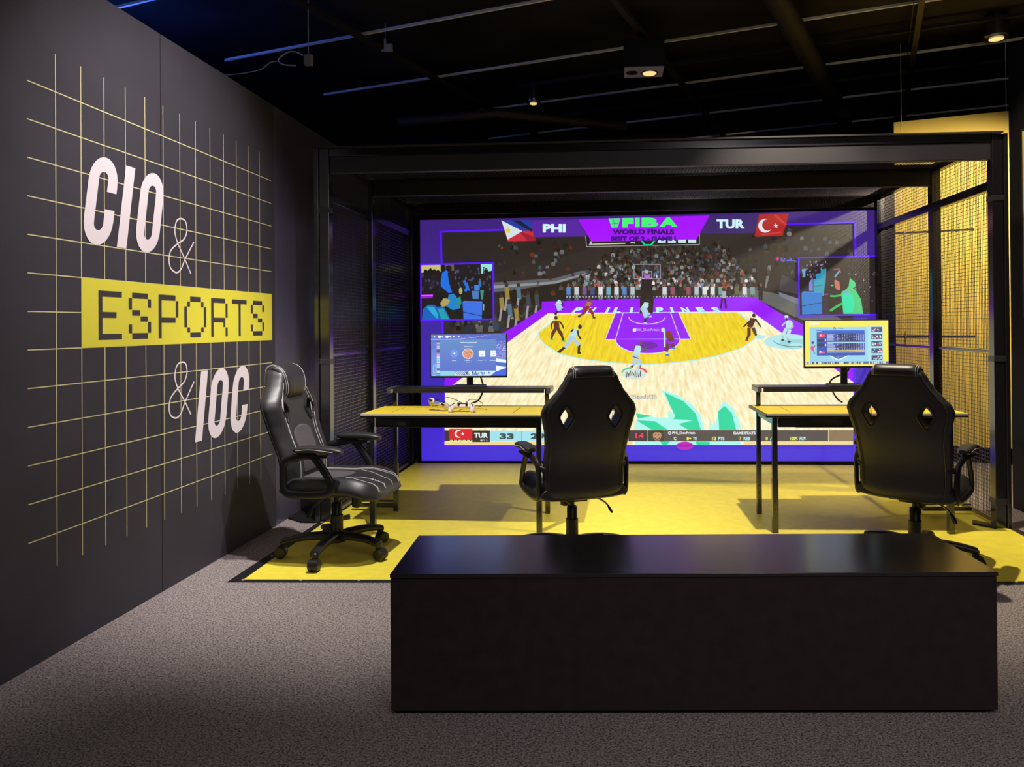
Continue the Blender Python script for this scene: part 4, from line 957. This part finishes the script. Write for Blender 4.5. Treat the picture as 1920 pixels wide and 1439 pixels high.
# ------------------------------------------------------------------ right side: yellow board, poster
d_ = Vector((.947, -.322, 0)); n_ = Vector((-.322, -.947, 0)); c_ = Vector((3.14, 7.074, 0))
yb = thing('yellow_wall_board', 'tall warm yellow display board behind the right mesh side', 'display board', c_)
def yb_box(mb, a0, a1, z0, z1, o0, o1):
    vs = [d_ * a + n_ * o + Vector((0, 0, z)) for z in (z0, z1) for o in (o0, o1) for a in (a0, a1)]
    mb.add(vs, [(0, 2, 3, 1), (4, 5, 7, 6), (0, 1, 5, 4), (2, 6, 7, 3), (0, 4, 6, 2), (1, 3, 7, 5)])
mb = MB(); yb_box(mb, -.505, 1.4, .155, 3.19, -.03, 0); yb_box(mb, -.42, -.40, .0, .155, -.02, -.01); yb_box(mb, .9, .92, .0, .155, -.02, -.01); mb.build('panel', M['yelw'], yb, .002)
for z in (2.14, 1.165): mb = MB(); yb_box(mb, -.50, .16, z - .008, z + .008, .001, .006); mb.build('batten', M['duct'], yb)
for a in (-.44, .42):
    mb = MB(); mb.tube([d_ * a + n_ * .006 + Vector((0, 0, 3.10)), d_ * a + n_ * .006 + Vector((0, 0, 3.92))], .0025, 5); mb.build('hanging_wire', M['tee'], yb)
for a in (-.42,):
    for z in (2.05, 1.12): mb = MB(); yb_box(mb, a, a + .006, z - .03, z + .10, .008, .012); mb.build('wire_clip', M['bright'], yb)
mb = MB(); mb.box(3.2 - .9, 3.2 + 3.5, 8.2, 8.3, 0, .11 + 2.8); struct(mb.build('wall_rear_right', M['black']))
po = thing('yellow_poster', 'yellow poster in thin grey frame on the black right wall', 'poster', (2.765, 4.9, 1.32))
mb = MB(); mb.box(-.016, -.001, -.5, .31, 0, 1.27); mb.build('grey_frame', M['steelg'], po, .002)
mb = MB(); mb.box(-.0175, -.0162, -.48, .288, .02, 1.25); mb.build('poster_sheet', M['yelw'], po)

# ------------------------------------------------------------------ ceiling services
def ceil_pt(t, n, z): return Vector((.947, -.322, 0)) * t + Vector((.322, .947, 0)) * n + Vector((0, 0, z))
for i, n in enumerate((2.85, 4.05, 5.25, 6.45, 7.65, 8.85, 9.95)):
    mb = MB(); mb.bar(ceil_pt(-5.6 + .3 * max(0, n - 6), n, 3.805), ceil_pt(5.2, n, 3.805), .02, .02); mb.build('trim_%d' % (i + 2), M['tee']); struct(bpy.data.objects['trim_%d' % (i + 2)])
for i, t in enumerate((-4.03, -1.80, .36, 2.5)):
    mb = MB(); mb.bar(ceil_pt(t, 2.2, 3.77), ceil_pt(t, 10.1, 3.77), .045, .04)
    mb.bar(ceil_pt(t - .05, 2.2, 3.80), ceil_pt(t - .05, 10.1, 3.80), .006, .03)
    struct(mb.build('trim_%d' % (i + 12), M['duct']))
for i, n in enumerate((7.2, 8.4)):
    mb = MB(); mb.bar(ceil_pt(-3.5, n, 3.86), ceil_pt(4.6, n, 3.86), .03, .03); struct(mb.build('trim_%d' % (i + 17), M['duct']))
mb = MB(); mb.tube([ceil_pt(-.9, 3.0, 3.72), ceil_pt(-.3, 9.5, 3.72)], .09, 14); tag(mb.build('ventilation_duct', M['ceil']), 'dark round duct running along the black ceiling', 'duct')
lb = thing('lamp_box', 'black box hanging from the ceiling with one lit round lamp underneath', 'ceiling lamp', (.275, 6.40, 3.45))
mb = MB(); mb.box(-.17, .17, -.135, .135, .006, .24); mb.box(-.02, .02, -.02, .02, .24, .478); mb.build('box', M['black'], lb, .004)
mb = MB(); mb.box(-.165, .165, -.13, .13, 0, .006); mb.build('underside_plate', M['fix'], lb)
mb = MB(); mb.lathe([(.062, -.004), (.055, -.012), (.03, -.013)], (.05, .01, 0), n=28); mb.build('lamp_disc', M['lamp'], lb)
mb = MB(); mb.lathe([(.07, -.001), (.07, -.007), (.064, -.007)], (.05, .01, 0), n=28); mb.build('lamp_ring', M['plastic'], lb)
mb = MB(); mb.lathe([(.05, -.001), (.05, -.004), (.045, -.004)], (-.10, .0, 0), n=24); mb.build('blank_socket', M['plastic'], lb)
def downlight(label, loc, s=1.0):
    t = thing('downlight', label, 'ceiling lamp', loc)
    mb = MB(); mb.lathe([(.075 * s, 0), (.085 * s, .012), (.085 * s, .05), (.06 * s, .3)], n=24); mb.build('housing', M['chrome'], t)
    mb = MB(); mb.lathe([(.045 * s, -.006), (.03 * s, -.012), (.01, -.014)], n=20); mb.build('lens', M['lamp'], t)
downlight('small round ceiling downlight above the left part of the cage', (-.839, 7.97, 3.68), .9)
downlight('bright round ceiling downlight near the top right corner', (3.29, 6.60, 3.72), 1.3)
def small(name, label, cat, mb, m, loc): o = mb.build(name, m, None, .003, loc=loc); return tag(o, label, cat)
mb = MB(); mb.box(-.035, .035, -.02, .02, -.06, .0); mb.box(-.035, -.02, -.02, .02, 0, .05); mb.box(-.06, -.03, -.01, .01, -.06, -.045); mb.box(-.03, -.025, -.004, .004, .05, .185)
small('bracket', 'small white plastic bracket on a ceiling rail', 'bracket', mb, M['bright'], (-1.93, 6.36, 3.745))
mb = MB(); mb.box(-.03, .03, -.02, .02, -.04, .04); mb.box(-.004, .004, -.004, .004, .04, .575); small('junction_box', 'small grey box at the end of the looped ceiling cable', 'junction box', mb, M['bright'], (-2.335, 5.62, 3.355))
cable('ceiling_cable', [(-2.37, 5.6, 3.387), (-2.41, 5.6, 3.41), (-2.467, 5.6, 3.419), (-2.53, 5.61, 3.40), (-2.564, 5.6, 3.355), (-2.52, 5.59, 3.318), (-2.425, 5.6, 3.31)], .005, 'pale cable loop hanging beside the small grey ceiling box', 'tee')
cable('ceiling_cable', [(-2.562, 5.60, 3.352), (-2.60, 5.6, 3.345), (-2.636, 5.6, 3.337), (-2.70, 5.6, 3.29), (-2.828, 5.6, 3.264), (-3.0, 5.6, 3.25)], .004, 'thin pale cable running from the loop towards the mural wall top', 'tee')
mb = MB(); mb.tube([ceil_pt(-4.4, 6.3, 3.35), ceil_pt(-3.4, 6.5, 3.38), ceil_pt(-2.4, 7.5, 3.38)], .05, 12); tag(mb.build('ceiling_pipe', M['duct']), 'dark bent pipe below the ceiling above the left wall', 'pipe')

# ------------------------------------------------------------------ light
def spot(name, loc, target, power, col, size=110, blend=.6, rad=.06):
    l = bpy.data.lights.new(name, 'SPOT'); l.energy = power; l.color = col; l.spot_size = R(size); l.spot_blend = blend; l.shadow_soft_size = rad
    o = bpy.data.objects.new(name, l); COL.objects.link(o); o.location = loc
    o.rotation_euler = (Vector(target) - Vector(loc)).to_track_quat('-Z', 'Y').to_euler(); return o
spot('ceiling_spot_left', (-1.0, 3.53, 3.45), (-1.1, 4.45, 0), 400, (1.0, .94, .90), 68, .7, .03)
spot('mural_washer', (-.5, 3.2, 3.35), (-2.2, 3.6, 1.68), 285, (1.0, .93, .96), 72, 1.0, .04)
spot('ceiling_spot_right', (1.1, 4.2, 3.45), (1.3, 4.75, 0), 400, (1.0, .87, .66), 72, .7, .03)
spot('ceiling_spot_near', (-.7, .6, 3.6), (-.9, 1.9, 0), 30, (1.0, .92, .98), 100, 1.0, .4)
spot('ceiling_spot_near_right', (1.4, .3, 3.6), (1.4, 1.9, 0), 95, (1.0, .92, .92), 84, 1.0, .4)
spot('board_spot', (3.2, 5.55, 2.72), (3.1, 7.1, 1.2), 235, (1.0, .84, .60), 130, .5, .03)
spot('poster_spot', (1.7, 4.3, 3.5), (2.76, 4.95, 1.7), 110, (1.0, .90, .72), 64, .5, .05)
l = bpy.data.lights.new('front_fill', 'POINT'); l.energy = 75; l.color = (1, .93, .95); l.shadow_soft_size = .6  # unseen soft fill added behind the camera to lift ceiling rails and beam front
o = bpy.data.objects.new('front_fill', l); COL.objects.link(o); o.location = (1.6, -1.4, 3.1)
l = bpy.data.lights.new('blue_glow', 'POINT'); l.energy = 26; l.color = (.06, .18, 1); l.shadow_soft_size = .2
o = bpy.data.objects.new('blue_glow', l); COL.objects.link(o); o.location = (-3.9, 5.6, 3.3)

w = bpy.data.worlds.new('world'); w.use_nodes = True; w.node_tree.nodes['Background'].inputs[0].default_value = (.55, .5, .62, 1)
w.node_tree.nodes['Background'].inputs[1].default_value = .032
sc = bpy.context.scene; sc.world = w
sc.view_settings.view_transform = 'Standard'; sc.view_settings.look = 'None'; sc.view_settings.exposure = 0.0; sc.view_settings.gamma = 1.0
sc.view_settings.use_curve_mapping = False
